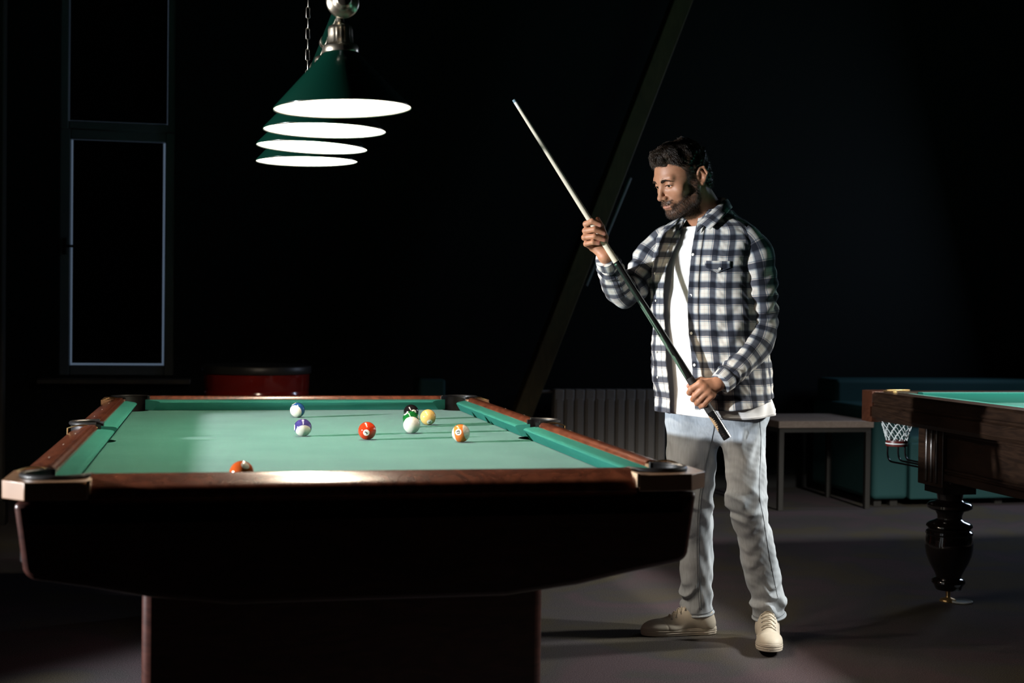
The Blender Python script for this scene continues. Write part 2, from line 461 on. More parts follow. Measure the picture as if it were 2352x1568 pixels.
# corner castings, pocket cups, leather pocket irons
for sx in (-1, 1):
    for sy in (-1, 1):
        ch = 0.046
        poly = [(0.597, 1.318), (0.597, OUT_V + .004), (OUT_U - ch, OUT_V + .004), (OUT_U + .004, OUT_V - ch), (OUT_U + .004, 1.187), (0.683, 1.187)]
        hole = [(CP[0] + (CR + .004) * math.cos(math.radians(a)), CP[1] + (CR + .004) * math.sin(math.radians(a))) for a in np.linspace(-80, 170, 26)]
        poly = [(sx * a, sy * b) for a, b in poly + hole]
        o = MB().prism(poly, 0.780, TOP_Z + .006).build('corner_casting', M['casting'], pt, sharp=30, bevel=0.004)
        # pale joint strip
        st = MB().box(sx * .5955 - .004, sx * .5955 + .004, min(sy * 1.32, sy * (OUT_V + .006)), max(sy * 1.32, sy * (OUT_V + .006)), 0.790, TOP_Z + .0085)
        st.build('joint_strip', M['casting_edge'], o, smooth=False)
        a0 = math.degrees(math.atan2(sy, sx))
        ring = [(sx * CP[0] + (CR - .003) * math.cos(math.radians(a)), sy * CP[1] + (CR - .003) * math.sin(math.radians(a))) for a in np.linspace(a0 - 122, a0 + 122, 30)]
        b = MB()
        vs = []; fs = []
        for k, (x, y) in enumerate(ring):
            cx, cy = sx * CP[0], sy * CP[1]
            ox, oy = cx + (x - cx) * 1.07, cy + (y - cy) * 1.07
            vs += [(x, y, 0.64), (x, y, TOP_Z + .0105), (ox, oy, TOP_Z + .0105), (ox, oy, 0.64)]
        for k in range(len(ring) - 1):
            for j in range(4):
                fs.append((4 * k + j, 4 * k + (j + 1) % 4, 4 * k + 4 + (j + 1) % 4, 4 * k + 4 + j))
        fs += [(0, 1, 2, 3), tuple(4 * (len(ring) - 1) + j for j in (3, 2, 1, 0))]
        b.add(vs, fs)
        b.lathe([(CR * .98, 0.636), (CR * .98, 0.644)], 24, (sx * CP[0], sy * CP[1], 0))
        po = b.build('pocket', M['leather'], pt, sharp=40); fix_normals(po)
        MB().tube([(x, y, TOP_Z + .0105) for x, y in [(sx * CP[0] + (CR + .001) * math.cos(math.radians(a)), sy * CP[1] + (CR + .001) * math.sin(math.radians(a))) for a in np.linspace(a0 - 118, a0 + 118, 30)]], 0.0052, 10).build('pocket_rim', M['leather'], po)
        for (sa, ra) in ((a0 - 122, 0), (a0 + 122, 0)):
            x = sx * CP[0] + (CR + .001) * math.cos(math.radians(sa)); y = sy * CP[1] + (CR + .001) * math.sin(math.radians(sa))
            MB().box(x - .005, x + .005, y - .005, y + .005, BED_Z + .002, TOP_Z + .0135).build('pocket_post', M['metal_dark'], po, bevel=0.001)
        # thin brass edge where the long rail meets the casting
        MB().tube([(sx * (0.690 + (OUT_U - .690) * t), sy * (1.190 + 0.012 * math.sin(t * math.pi)), TOP_Z + .004 + .010 * math.sin(t * math.pi)) for t in np.linspace(0, 1, 8)] + [(sx * (OUT_U + .003), sy * 1.188, 0.790)], 0.0022, 6).build('brass_edge', M['brass'], pt)
    # side pockets
    ring = []
    vs = []; fs = []
    cx, cy = sx * SP_U, 0.0
    a0 = 0 if sx > 0 else 180
    angs = np.linspace(a0 - 112, a0 + 112, 28)
    for a in angs:
        x, y = cx + (SR - .004) * math.cos(math.radians(a)), cy + (SR - .004) * math.sin(math.radians(a))
        ox, oy = cx + (SR + .001) * math.cos(math.radians(a)), cy + (SR + .001) * math.sin(math.radians(a))
        vs += [(x, y, 0.64), (x, y, TOP_Z + .013), (ox, oy, TOP_Z + .013), (ox, oy, 0.64)]
    for k in range(len(angs) - 1):
        for j in range(4):
            fs.append((4 * k + j, 4 * k + (j + 1) % 4, 4 * k + 4 + (j + 1) % 4, 4 * k + 4 + j))
    fs += [(0, 1, 2, 3), tuple(4 * (len(angs) - 1) + j for j in (3, 2, 1, 0))]
    b = MB().add(vs, fs)
    b.lathe([(SR * .98, 0.636), (SR * .98, 0.644)], 24, (cx, cy, 0))
    po = b.build('pocket', M['leather'], pt, sharp=40); fix_normals(po)
    MB().tube([(cx + (SR + .001) * math.cos(math.radians(a)), cy + (SR + .001) * math.sin(math.radians(a)), TOP_Z + .014) for a in np.linspace(a0 - 100, a0 + 100, 26)], 0.0065, 10).build('pocket_rim', M['leather'], po)
    for q in (-1, 1):
        MB().tube([(sx * (0.684 + (OUT_U + .002 - .684) * t), q * (0.0775 + .010 * math.sin(t * math.pi)), TOP_Z + .004 + .010 * math.sin(t * math.pi)) for t in np.linspace(0, 1, 8)] + [(sx * (OUT_U + .002), q * .0775, 0.785)], 0.0024, 6).build('brass_edge', M['brass'], pt)

# cabinet: flared apron with keel-shaped ends, pedestal with its unseen middle filled in to block the side spot
prof = [(-0.70, 0.738), (-0.70, 0.773), (-0.746, 0.773), (-0.745, 0.76), (-0.728, 0.632), (-0.722, 0.618), (-0.706, 0.610), (-0.60, 0.592), (-0.47, 0.566), (-0.30, 0.545), (0.30, 0.545), (0.47, 0.566), (0.60, 0.592), (0.706, 0.610), (0.722, 0.618), (0.728, 0.632), (0.745, 0.76), (0.746, 0.773), (0.70, 0.773), (0.70, 0.738)]
o = MB().prism(prof, -1.384, 1.384, axis='y').build('apron', M['cabinet'], pt, bevel=0.012, seg=3, sharp=45); fix_normals(o)
o = MB().box(-.655, .655, -1.29, 1.29, 0.66, 0.7392).build('slate_bed', M['metal_dark'], pt)
if True:
    MB().box(-0.503, 0.460, -1.08, 1.08, 0.0, 0.60).build('pedestal', M['cabinet'], pt, bevel=0.022, seg=4)

# ------------------------------------------------------------------ balls
BR = 0.0286
def ball_mat(name, col, striped, rough=0.08):
    m, nt, b = new_mat(name)
    ivory = (0.80, 0.76, 0.66, 1)
    b.inputs['Roughness'].default_value = rough
    b.inputs['Coat Weight'].default_value = 0.3
    tc = nt.nodes.new('ShaderNodeTexCoord')
    n = nt.nodes.new('ShaderNodeTexNoise'); n.inputs['Scale'].default_value = 45; n.inputs['Detail'].default_value = 4
    link(nt, tc.outputs['Object'], n.inputs['Vector'])
    w = nt.nodes.new('ShaderNodeMixRGB'); w.blend_type = 'MULTIPLY'; w.inputs['Fac'].default_value = 0.25
    link(nt, n.outputs['Fac'], w.inputs['Color2'])
    if striped:
        s = nt.nodes.new('ShaderNodeSeparateXYZ'); link(nt, tc.outputs['Object'], s.inputs[0])
        a = nt.nodes.new('ShaderNodeMath'); a.operation = 'ABSOLUTE'; link(nt, s.outputs['X'], a.inputs[0])
        g = nt.nodes.new('ShaderNodeMath'); g.operation = 'GREATER_THAN'; g.inputs[1].default_value = BR * 0.52
        link(nt, a.outputs[0], g.inputs[0])
        mx = nt.nodes.new('ShaderNodeMixRGB'); mx.inputs['Color1'].default_value = (*col, 1); mx.inputs['Color2'].default_value = ivory
        link(nt, g.outputs[0], mx.inputs['Fac']); link(nt, mx.outputs['Color'], w.inputs['Color1'])
    else:
        w.inputs['Color1'].default_value = (*col, 1)
    link(nt, w.outputs['Color'], b.inputs['Base Color'])
    return m
M['spot'] = simple('ivory_number_spot', (0.82, 0.79, 0.70), 0.12)
M['ink'] = simple('black_number_ink', (0.006, 0.006, 0.006), 0.2)

def sphere_mesh(r, nu=48, nv=24):
    v = [(0, 0, -r)]; f = []
    for j in range(1, nv):
        t = math.pi * j / nv - math.pi / 2
        for i in range(nu):
            p = 2 * math.pi * i / nu
            v.append((r * math.cos(t) * math.cos(p), r * math.cos(t) * math.sin(p), r * math.sin(t)))
    v.append((0, 0, r)); top = len(v) - 1
    for i in range(nu): f.append((0, 1 + (i + 1) % nu, 1 + i))
    for j in range(nv - 2):
        for i in range(nu):
            a = 1 + j * nu + i; b = 1 + j * nu + (i + 1) % nu
            f.append((a, b, b + nu, a + nu))
    k = 1 + (nv - 2) * nu
    for i in range(nu): f.append((k + i, k + (i + 1) % nu, top))
    return v, f

def text_tris(txt, size):
    cu = bpy.data.curves.new('glyphs', 'FONT'); cu.body = txt; cu.size = size; cu.align_x = 'CENTER'; cu.align_y = 'CENTER'; cu.resolution_u = 6
    cu.offset = 0.0006
    ob = bpy.data.objects.new('glyphs', cu); C.objects.link(ob)
    dg = bpy.context.evaluated_depsgraph_get()
    me = bpy.data.meshes.new_from_object(ob.evaluated_get(dg))
    bm = bmesh.new(); bm.from_mesh(me); bmesh.ops.triangulate(bm, faces=bm.faces)
    bmesh.ops.subdivide_edges(bm, edges=[e for e in bm.edges if e.calc_length() > size * .25], cuts=1)
    bmesh.ops.triangulate(bm, faces=bm.faces)
    v = [tuple(x.co) for x in bm.verts]; f = [tuple(x.index for x in fc.verts) for fc in bm.faces]
    bm.free(); bpy.data.objects.remove(ob); bpy.data.meshes.remove(me); bpy.data.curves.remove(cu)
    xs = [p[0] for p in v]; ys = [p[1] for p in v]
    mx, my = (min(xs) + max(xs)) / 2, (min(ys) + max(ys)) / 2
    return [(p[0] - mx, p[1] - my) for p in v], f

def ball(px, py, col, label, striped=False, num=None, spot=None, up=None, rough=0.08):
    p = at_z(px, py, BED_Z + BR)
    sv, sf = sphere_mesh(BR)
    o = mesh_obj('billiard_ball', sv, sf, ball_mat('ball_' + label.split()[0] + ('_stripe' if striped else ''), col, striped, rough), None, sharp=180)
    tag(o, label, 'billiard ball', 'billiard balls on the pool table')
    def vw(d): return Vector((d[0], -d[2], d[1]))     # right, up, towards the camera
    if spot:
        z = vw(spot).normalized(); x = vw(up); 
        if striped and len(up) == 4:
            x = vw(up[:3]).normalized(); z = (z - x * z.dot(x)).normalized()
        else:
            x = (x - z * x.dot(z)).normalized()
        y = z.cross(x)
        o.matrix_world = Matrix(((x.x, y.x, z.x, p[0]), (x.y, y.y, z.y, p[1]), (x.z, y.z, z.z, p[2]), (0, 0, 0, 1)))
        R = 0.0102
        for sgn in (1, -1):
            v = [(0, 0, sgn * (BR + .00012))]; f = []
            for rr in (0.35, 0.7, 1.0):
                for k in range(28):
                    a = 2 * math.pi * k / 28; x_, y_ = R * rr * math.cos(a), R * rr * math.sin(a)
                    v.append((x_, y_, sgn * math.sqrt((BR + .00012) ** 2 - x_ * x_ - y_ * y_)))
            for k in range(28): f.append((0, 1 + k, 1 + (k + 1) % 28)[::sgn])
            for j in range(2):
                for k in range(28):
                    f.append((1 + j * 28 + k, 1 + (j + 1) * 28 + k, 1 + (j + 1) * 28 + (k + 1) % 28, 1 + j * 28 + (k + 1) % 28)[::sgn])
            so = mesh_obj('number_spot', v, f, M['spot'], o, sharp=180)
            if num:
                tv, tf = text_tris(num, 0.0125)
                # text up = local X, text right = -local Y
                q = []
                for (tx, ty) in tv:
                    X, Y = ty, -tx * sgn
                    q.append((X, Y, sgn * math.sqrt((BR + .00030) ** 2 - X * X - Y * Y)))
                mesh_obj('number', q, [t if sgn > 0 else t[::-1] for t in tf], M['ink'], so, smooth=False)
    else:
        o.location = p
    return o
ball(843.3, 989.1, (0.62, 0.045, 0.012), 'red solid ball with a black number 3 in its white spot', num='3', spot=(0.0, -0.13, 1), up=(-.75, .66, 0))
ball(1058.5, 994.7, (0.86, 0.215, 0.040), 'orange striped ball with number 13 nearest the right cushion', True, '13', (-.28, .2, .94), (-.95, -.25, -.2, 1))
ball(983.2, 957.8, (0.78, 0.50, 0.16), 'yellow solid ball with number 1 beside the green ball', num='1', spot=(.26, -.56, .79), up=(-1, -.1, 0))
ball(945.6, 975.8, (0.80, 0.77, 0.68), 'white unnumbered cue ball in front of the green ball', rough=0.14)
ball(943.4, 962.1, (0.008, 0.12, 0.022), 'green solid ball between the white cue ball and the black ball', num='6', spot=(.6, -.75, -.25), up=(1, 0, 0))
ball(944.2, 946, (0.010, 0.008, 0.009), 'black solid ball with pale spot half hidden behind the green ball', num='8', spot=(.42, .05, .9), up=(-.5, .8, 0))
ball(683.2, 941.5, (0.018, 0.075, 0.23), 'blue and white striped ball nearest the far cushion', True, '10', (-.56, .78, .28), (-.29, -.27, .92, 1))
ball(695.5, 981.6, (0.055, 0.045, 0.19), 'purple and white striped ball in front of the blue striped one', True, '12', (-.86, -.13, .48), (.22, -.62, .75, 1))
ball(555, 1086, (0.60, 0.10, 0.020), 'orange-brown ball half hidden behind the near rail', spot=(.42, .72, .55), up=(0, 0, 1))
# ================================================================== hanging lamp bar
M['shade_green'] = simple('dark_green_enamel', (0.0015, 0.020, 0.0125), 0.22, spec=0.5, coat=0.3)
M['shade_white'] = simple('white_shade_lining', (0.40, 0.39, 0.37), 0.6)
M['bulb'] = emissive('lit_opal_bulb', (1.0, 0.84, 0.66), 350.0)
M['nickel'] = simple('warm_polished_nickel', (0.66, 0.57, 0.45), 0.30, metal=1.0)
M['chain'] = simple('nickel_chain', (0.55, 0.50, 0.42), 0.25, metal=1.0)
RIM_Z, BAR_Z = 1.722, 1.99
lb = room_thing('pendant_lamp_bar', 0, 0, BAR_Z)
tag(lb, 'hanging bar of four green cone lamps lit white inside above the pool table', 'lamp')
LAMP_V = (-0.645, -0.175, 0.275, 0.710)
LU = -0.02
bar = MB().tube([(LU, -0.74, 0), (LU, 0.76, 0)], 0.0155, 20)
bar.build('bar', M['shade_green'], lb)
for q, vv in ((-1, -0.74), (1, 0.76)):
    prof = [(0.0165, 0.03), (0.020, 0.028), (0.0205, 0.012), (0.028, 0.006), (0.040, 0.0), (0.0435, -0.006), (0.042, -0.013), (0.036, -0.017), (0.029, -0.015), (0.026, -0.012), (0.021, -0.016), (0.016, -0.024), (0.009, -0.028), (0.001, -0.029)]
    prof = [(r, -q * h * -1 if q < 0 else -h) for r, h in prof]
    e = MB().lathe(prof, 36, (LU, vv, 0), axis='y').build('end_cap', M['nickel'], lb, sharp=60); fix_normals(e)
def lamp_parts(v0, tilt):
    rz = RIM_Z - BAR_Z
    n = 64
    out = [(0.1850, rz), (0.1852, rz + .004), (0.045, rz + .153), (0.041, rz + .1585)]
    inn = [(0.040, rz + .155), (0.1825, rz + .0035), (0.1850, rz)]
    b = MB().lathe(out, n, (LU, v0, 0), caps=False, mi=0).lathe(inn, n, (LU, v0, 0), caps=False, mi=1)
    b.lathe([(0.040, rz + .1545), (0.0001, rz + .1545)], n, (LU, v0, 0), caps=False, mi=1)
    sh = b.build('lamp_shade', [M['shade_green'], M['shade_white']], lb, sharp=50); fix_normals_like(sh)
    nk = [(0.046, .150), (0.0475, .154), (0.0475, .167), (0.044, .172), (0.036, .174), (0.0345, .178), (0.0335, .198), (0.0335, .213), (0.031, .221), (0.024, .225), (0.014, .228), (0.011, .235), (0.010, .262)]
    k = MB().lathe([(r, rz + h) for r, h in nk], 72, (LU, v0, 0))
    k.v = [(LU + (x - LU) * (1 - .035 * (1 + math.cos(18 * math.atan2(y - v0, x - LU))) * (rz + .175 < z < rz + .217)), v0 + (y - v0) * (1 - .035 * (1 + math.cos(18 * math.atan2(y - v0, x - LU))) * (rz + .175 < z < rz + .217)), z) for x, y, z in k.v]
    k.build('lamp_neck', M['nickel'], sh, sharp=60)
    MB().lathe([(0.017, -.018), (0.0185, -.016), (0.0185, .016), (0.017, .018)], 24, (LU, v0, 0), axis='y').build('bar_collar', M['nickel'], sh, sharp=50)
    sv, sf = sphere_mesh(0.040, 24, 12)
    mesh_obj('bulb', [(x + LU, y + v0, z * 1.1 + rz + .078) for x, y, z in sv], sf, M['bulb'], sh, sharp=180)
    sh.rotation_euler = (0, math.radians(tilt), 0)
def fix_normals_like(o):
    bm = bmesh.new(); bm.from_mesh(o.data); bmesh.ops.remove_doubles(bm, verts=bm.verts, dist=1e-5); bmesh.ops.recalc_face_normals(bm, faces=bm.faces); bm.to_mesh(o.data); bm.free()
for v0, tl in zip(LAMP_V, (-2.3, 0.0, 1.5, -1.0)): lamp_parts(v0, tl)
def chain_mb(u, v, z0, z1):
    b = MB(); L = 0.044; k = 0; z = z0
    while z < z1:
        hw, hh = 0.0065, L / 2
        pts = []
        for i in range(16):
            a = 2 * math.pi * i / 16
            x = hw * math.cos(a); y = (hh - hw) * (1 if math.sin(a) >= 0 else -1) + hw * math.sin(a)
            pts.append((u + x, v, z + hh + y) if k % 2 == 0 else (u, v + x, z + hh + y))
        b.tube(pts, 0.0019, 6, closed=True)
        z += L - 0.0062; k += 1
    return b
for vv in (-0.66, 0.655):
    chain_mb(LU, vv, 0.015, ZC - BAR_Z).build('chain', M['chain'], lb, sharp=180)

# ================================================================== second billiard table on the right
M['dark_wood'] = wood('dark_walnut', (0.010, 0.0052, 0.0034), (0.032, 0.0165, 0.0095), (30, 4, 30), 0.35, 0.2)
M['brown_wood'] = wood('brown_corner_wood', (0.045, 0.014, 0.007), (0.075, 0.025, 0.012), (12, 12, 12), 0.35, 0.3)
M['black_turned'] = simple('black_lacquered_wood', (0.010, 0.007, 0.006), 0.12, coat=0.6)
M['cloth2'] = simple('bright_green_cloth', (0.0035, 0.115, 0.088), 0.9, spec=0.15, sheen=0.1)
M['net'] = simple('white_cotton_net', (0.72, 0.78, 0.78), 0.8)
M['ring_leather'] = simple('red_brown_leather_ring', (0.10, 0.012, 0.010), 0.4)
M['gold'] = simple('bright_brass_plate', (0.75, 0.50, 0.22), 0.3, metal=0.9)
T2U, T2V = 2.485, 1.29           # far left outer corner
t2 = room_thing('billiard_table', T2U, T2V, 0)
tag(t2, 'dark wooden billiard table with netted corner pocket at the right edge', 'table')
TW, TLn = 1.95, 3.72
Z2 = 0.852
# rails: local x to the right, local y towards the camera is negative
def rail2(poly_fn, a0, a1, along):
    b = MB()
    b.prism(poly_fn, a0, a1, axis='y' if along == 'y' else 'x')
    o = b.build('rail', M['dark_wood'], t2, sharp=30); fix_normals(o); return o
P_ = [(0.012, .728), (0.0, .745), (0.0, .788), (0.010, .795), (0.010, .802), (0.002, .808), (0.002, .842), (0.010, Z2), (0.105, Z2), (0.105, .728)]
rail2(P_, -TLn + .09, -0.105, 'y')
rail2([(TW - x, z) for x, z in P_], -TLn + .09, -0.105, 'y')
rail2([(-x, z) for x, z in P_], 0.105, TW - .105, 'x')
rail2([(-TLn + x, z) for x, z in P_], 0.105, TW - .105, 'x')
Q_ = [(0.105, .802), (0.105, Z2 - .001), (0.140, Z2), (0.150, Z2 - .003), (0.149, Z2 - .009), (0.116, .802)]
for prof, a0, a1, ax in ((Q_, -TLn + .25, -0.23, 'y'), ([(TW - x, z) for x, z in Q_], -TLn + .25, -0.23, 'y'), ([(-x, z) for x, z in Q_], 0.23, TW - .23, 'x'), ([(-TLn + x, z) for x, z in Q_], 0.23, TW - .23, 'x')):
    o = MB().prism(prof, a0, a1, axis=ax).build('cushion', M['cloth2'], t2, sharp=30); fix_normals(o)
MB().box(0.105, TW - .105, -TLn + .105, -.105, .775, .803).build('bed_cloth', M['cloth2'], t2)
# corner blocks with a pocket cut
for cx, sx in ((0, 1), (TW, -1)):
    for cy, sy in ((0, -1), (-TLn, 1)):
        poly = [(0.02, 0.0)] + [(0.105, 0.0)] + [(0.135 + .052 * math.cos(a), 0.135 + .052 * math.sin(a)) for a in np.radians(np.linspace(-125, -145 - 0, 3))][:0]
        hole = [(0.150 + .06 * math.cos(math.radians(a)), 0.150 + .06 * math.sin(math.radians(a))) for a in np.linspace(-115, -155 - 0, 8)]
        poly = [(0.03, 0), (0.122, 0), (0.122, 0.09)] + [(0.150 + .066 * math.cos(math.radians(a)), 0.150 + .066 * math.sin(math.radians(a))) for a in np.linspace(250, 200, 8)] + [(0.09, 0.122), (0, 0.122), (0, 0.03), (0.009, 0.009)]
        poly = [(cx + sx * a, cy + sy * b) for a, b in poly]
        o = MB().prism(poly, .720, Z2 + .003).build('corner_block', M['brown_wood'], t2, bevel=0.004, sharp=30)
        if cx == 0 and cy == 0:
            MB().box(0.060, 0.076, -0.20, -0.105, Z2 + .002, Z2 + .007).build('brass_plate', M['gold'], o, bevel=0.001)
            MB().box(0.105, 0.215, -0.060, -0.044, Z2 + .002, Z2 + .007).build('brass_plate', M['gold'], o, bevel=0.001)
# frame under the rails
def panel(x0, x1, y0, y1, z0, z1):
    return MB().box(x0, x1, y0, y1, z0, z1)
LX, LY = 0.175, -0.485
for q in (0, 1):
    x0, x1 = (0.10, 0.145) if q == 0 else (TW - .145, TW - .10)
    b = panel(x0, x1, -TLn + .42, -0.50, .535, .74)
    b.box(x0 - .012, x1 + .012, -TLn + .42, -0.50, .515, .545).box(x0 - .010, x1 + .010, -TLn + .42, -.50, .555, .566)
    b.box(x0 - .008, x1 + .008, -TLn + .42, -.50, .705, .735)
    b.build('side_panel', M['dark_wood'], t2, bevel=0.003)
for y0, y1 in ((-.44, -.395), (-TLn + .395, -TLn + .44)):
    panel(.16, TW - .16, y0, y1, .53, .74).build('end_panel', M['dark_wood'], t2, bevel=0.003)
def leg2(x, y):
    b = MB()
    b.box(x - .095, x + .095, y - .10, y + .10, .485, .735)
    for q in (-.055, -.015, .025): b.tube([(x - .095, y + q, .50), (x - .095, y + q, .73)], 0.011, 8); b.tube([(x + q, y - .10, .50), (x + q, y - .10, .73)], .011, 8)
    lg = b.build('leg', M['dark_wood'], t2, bevel=0.004)
    b = MB().box(x - .075, x + .075, y - .075, y + .075, .455, .488)
    prof = [(0.055, .456), (0.052, .440), (0.050, .425), (0.060, .418), (0.084, .412), (0.092, .403), (0.091, .392), (0.080, .385), (0.058, .378), (0.050, .360), (0.050, .345), (0.062, .338), (0.082, .330), (0.092, .322), (0.094, .314), (0.086, .307), (0.085, .300), (0.094, .294), (0.096, .285), (0.092, .278), (0.094, .268), (0.098, .245), (0.097, .222), (0.092, .195), (0.081, .165), (0.068, .140), (0.058, .122), (0.052, .108), (0.050, .100), (0.060, .096), (0.068, .088), (0.069, .080), (0.062, .072), (0.058, .066), (0.054, .055), (0.050, .050)]
    v = MB(); v.lathe(prof, 48, (x, y, 0))
    k = len(b.v); b.v += v.v; b.f += [tuple(i + k for i in f) for f in v.f]; b.m += v.m
    tl = b.build('turned_leg', M['black_turned'], lg, sharp=40)
    MB().lathe([(0.010, .055), (0.009, .020), (0.012, .016), (0.030, .010), (0.034, .004), (0.034, 0.0)], 24, (x, y, 0)).build('levelling_foot', M['gold'], lg, sharp=50)
for x in (LX, TW - LX):
    for y in (LY, -TLn - LY): leg2(x, y)
MB().lathe([(0.040, 0.0), (0.046, 0.002), (0.046, 0.007), (0.040, 0.008), (0.036, 0.004), (0.0005, 0.003)], 28, (LX + .045, LY - .03, 0)).build('floor_protector_cup', simple('clear_plastic_cup', (0.6, 0.65, 0.65), 0.1), t2)
# net pocket with ring and return rods
pc = (0.135, -0.135)
def net(cx, cy):
    b = MB(); n = 11; rows = 7
    zt, zb = .742, .640
    def rad(t): return 0.078 - 0.034 * t ** 0.8
    for k in range(n):
        for d in (1, -1):
            pts = []
            for i in range(rows * 3 + 1):
                t = i / (rows * 3)
                a = 2 * math.pi * (k + d * t * 2.2) / n
                r = rad(t) + .0012 * math.sin(i * 2.1 + k)
                pts.append((cx + r * math.cos(a), cy + r * math.sin(a), zt + (zb - zt) * t))
            b.tube(pts, 0.0020, 5)
    return b
nt_ = net(pc[0] - .02, pc[1] + .0).build('net_pocket', M['net'], t2, sharp=180)
cx, cy = pc[0] - .02, pc[1]
b = MB().lathe([(0.043, .638), (0.046, .640), (0.0475, .630), (0.0475, .619), (0.046, .615), (0.042, .616), (0.042, .634)], 32, (cx, cy, 0))
rg = b.build('leather_ring', M['ring_leather'], nt_, sharp=40)
MB().lathe([(0.0478, .6295), (0.0484, .6285), (0.0484, .6255), (0.0478, .6245)], 32, (cx, cy, 0)).build('white_stitched_band', M['net'], nt_)
def bend(x0, y0, zt, zb, x1, y1, r=0.035):
    pts = [(x0, y0, zt), (x0, y0, zb + r)]
    d = Vector((x1 - x0, y1 - y0, 0)).normalized()
    for a in np.linspace(0, 90, 7)[1:]:
        a = math.radians(a)
        pts.append((x0 + d.x * r * (1 - math.cos(a)), y0 + d.y * r * (1 - math.cos(a)), zb + r * (1 - math.sin(a))))
    pts.append((x1, y1, zb))
    return pts
for (dx, dy, zb) in ((-.038, 0.01, .548), (-.012, -.036, .556), (.022, -.034, .560)):
    MB().tube(bend(cx + dx, cy + dy, .618, zb, LX - .05 + dx * .6, LY + .09), 0.0042, 8).build('return_rod', M['metal_dark'], t2)

# ================================================================== furniture along the back wall
M['teal'] = simple('teal_upholstery', (0.022, 0.078, 0.080), 0.75, spec=0.25, bump=(300, 0.2))
M['bench_top'] = wood('greyish_oak_table_top', (0.27, 0.21, 0.175), (0.38, 0.30, 0.255), (20, 3, 20), 0.5, 0.0)
M['steel_black'] = simple('black_powder_coated_steel', (0.028, 0.026, 0.023), 0.5)
bn = room_thing('side_table', 3.31, 3.66, 0)
tag(bn, 'low table with pale wooden top and black steel legs beside the teal sofa', 'table')
MB().box(-.312, .312, -.30, .30, .503, .545).build('table_top', M['bench_top'], bn, bevel=0.003)
b = MB().box(-.30, .30, -.285, -.255, .475, .503).box(-.30, .30, .255, .285, .475, .503).box(-.30, -.27, -.255, .255, .475, .503).box(.27, .30, -.255, .255, .475, .503)
b.build('under_frame', M['steel_black'], bn)
for x in (-.285, .285):
    for y in (-.27, .27):
        MB().box(x - .016, x + .016, y - .016, y + .016, 0, .476).build('leg', M['steel_black'], bn, bevel=0.002)

so = room_thing('sofa', 3.665, 3.44, 0)
tag(so, 'teal upholstered block sofa behind the billiard table', 'sofa')
def soft(x0, x1, y0, y1, z0, z1, r=0.03):
    return dict(mb=MB().box(x0, x1, y0, y1, z0, z1), r=r)
def cushion_box(name, *a, r=0.03):
    q = soft(*a, r=r)
    return q['mb'].build(name, M['teal'], so, bevel=r, seg=5, sharp=60)
cushion_box('armrest', 0.0, 0.24, 0.0, 0.90, .045, .62)
cushion_box('seat', 0.245, 0.95, 0.0, .62, .045, .44)
cushion_box('seat', 0.955, 1.75, 0.0, .62, .045, .44)
cushion_box('front_panel', 0.245, 1.75, -.012, .05, .045, .40, r=0.012)
cushion_box('backrest', 0.04, 1.75, .62, .93, .42, .765)
for x in (.06, .17, .9, 1.6):
    for y in (.08, .8):
        MB().box(x - .025, x + .025, y - .025, y + .025, 0, .05).build('foot', M['steel_black'], so)

po = room_thing('pouf', .99, 4.16, 0)
tag(po, 'dark teal square pouf by the back wall beyond the far right pocket', 'pouf')
MB().box(-.085, .085, -.1, .16, .03, .76).build('upholstered_block', M['teal'], po, bevel=0.02, seg=4)
MB().box(-.07, .07, -.08, .14, 0, .04).build('plinth', M['steel_black'], po)

# oil drum
M['red_enamel'] = simple('deep_red_enamel', (0.26, 0.016, 0.012), 0.16, coat=0.6, coat_rough=0.05, bump=(9, 0.12))
M['drum_lid'] = simple('black_drum_lid', (0.030, 0.030, 0.029), 0.4)
dr = room_thing('oil_drum', -.11, 3.30, 0)
tag(dr, 'red steel oil drum with a black lid beyond the far end of the pool table', 'barrel')
R = 0.288
prof = [(R - .004, .02), (R + .006, .012), (R + .006, .03), (R, .036)]
for zr in (.30, .58):
    prof += [(R, zr - .04), (R + .004, zr - .025), (R + .011, zr - .012), (R + .012, zr), (R + .011, zr + .012), (R + .004, zr + .025), (R, zr + .04)]
for zr in (.70, .738):
    prof += [(R, zr - .014), (R - .004, zr - .006), (R - .004, zr + .006), (R, zr + .014)]
prof += [(R, .83)]
MB().lathe(prof, 64).build('drum_body', M['red_enamel'], dr, sharp=60)
MB().lathe([(R - .01, .828), (R + .008, .830), (R + .010, .834), (R + .010, .866), (R + .006, .872), (R - .01, .874), (0.001, .876)], 64).build('lid', M['drum_lid'], dr, sharp=40)

# radiator
M['radiator'] = simple('grey_radiator_enamel', (0.36, 0.33, 0.30), 0.5)
ra = room_thing('radiator', 1.83, 4.33, 0.12)
tag(ra, 'grey sectional wall radiator behind the man', 'radiator')
pitch = 0.0695
for k in range(11):
    x = k * pitch
    b = MB().box(x + .002, x + pitch - .002, -.045, .045, 0, .563)
    s = b.build('section', M['radiator'], ra, bevel=0.008, seg=3)
    MB().box(x + .014, x + pitch - .014, -.053, -.040, .03, .50).build('front_fin', M['radiator'], s, bevel=0.003)
MB().tube([(0.02, 0.02, .545), (-.11, 0.02, .545), (-.11, .115, .545)], 0.011, 10).build('pipe', M['radiator'], ra)
MB().tube([(11 * pitch - .01, 0.02, .03), (11 * pitch + .05, 0.02, .03), (11 * pitch + .05, .115, .03)], 0.011, 10).build('pipe', M['radiator'], ra)

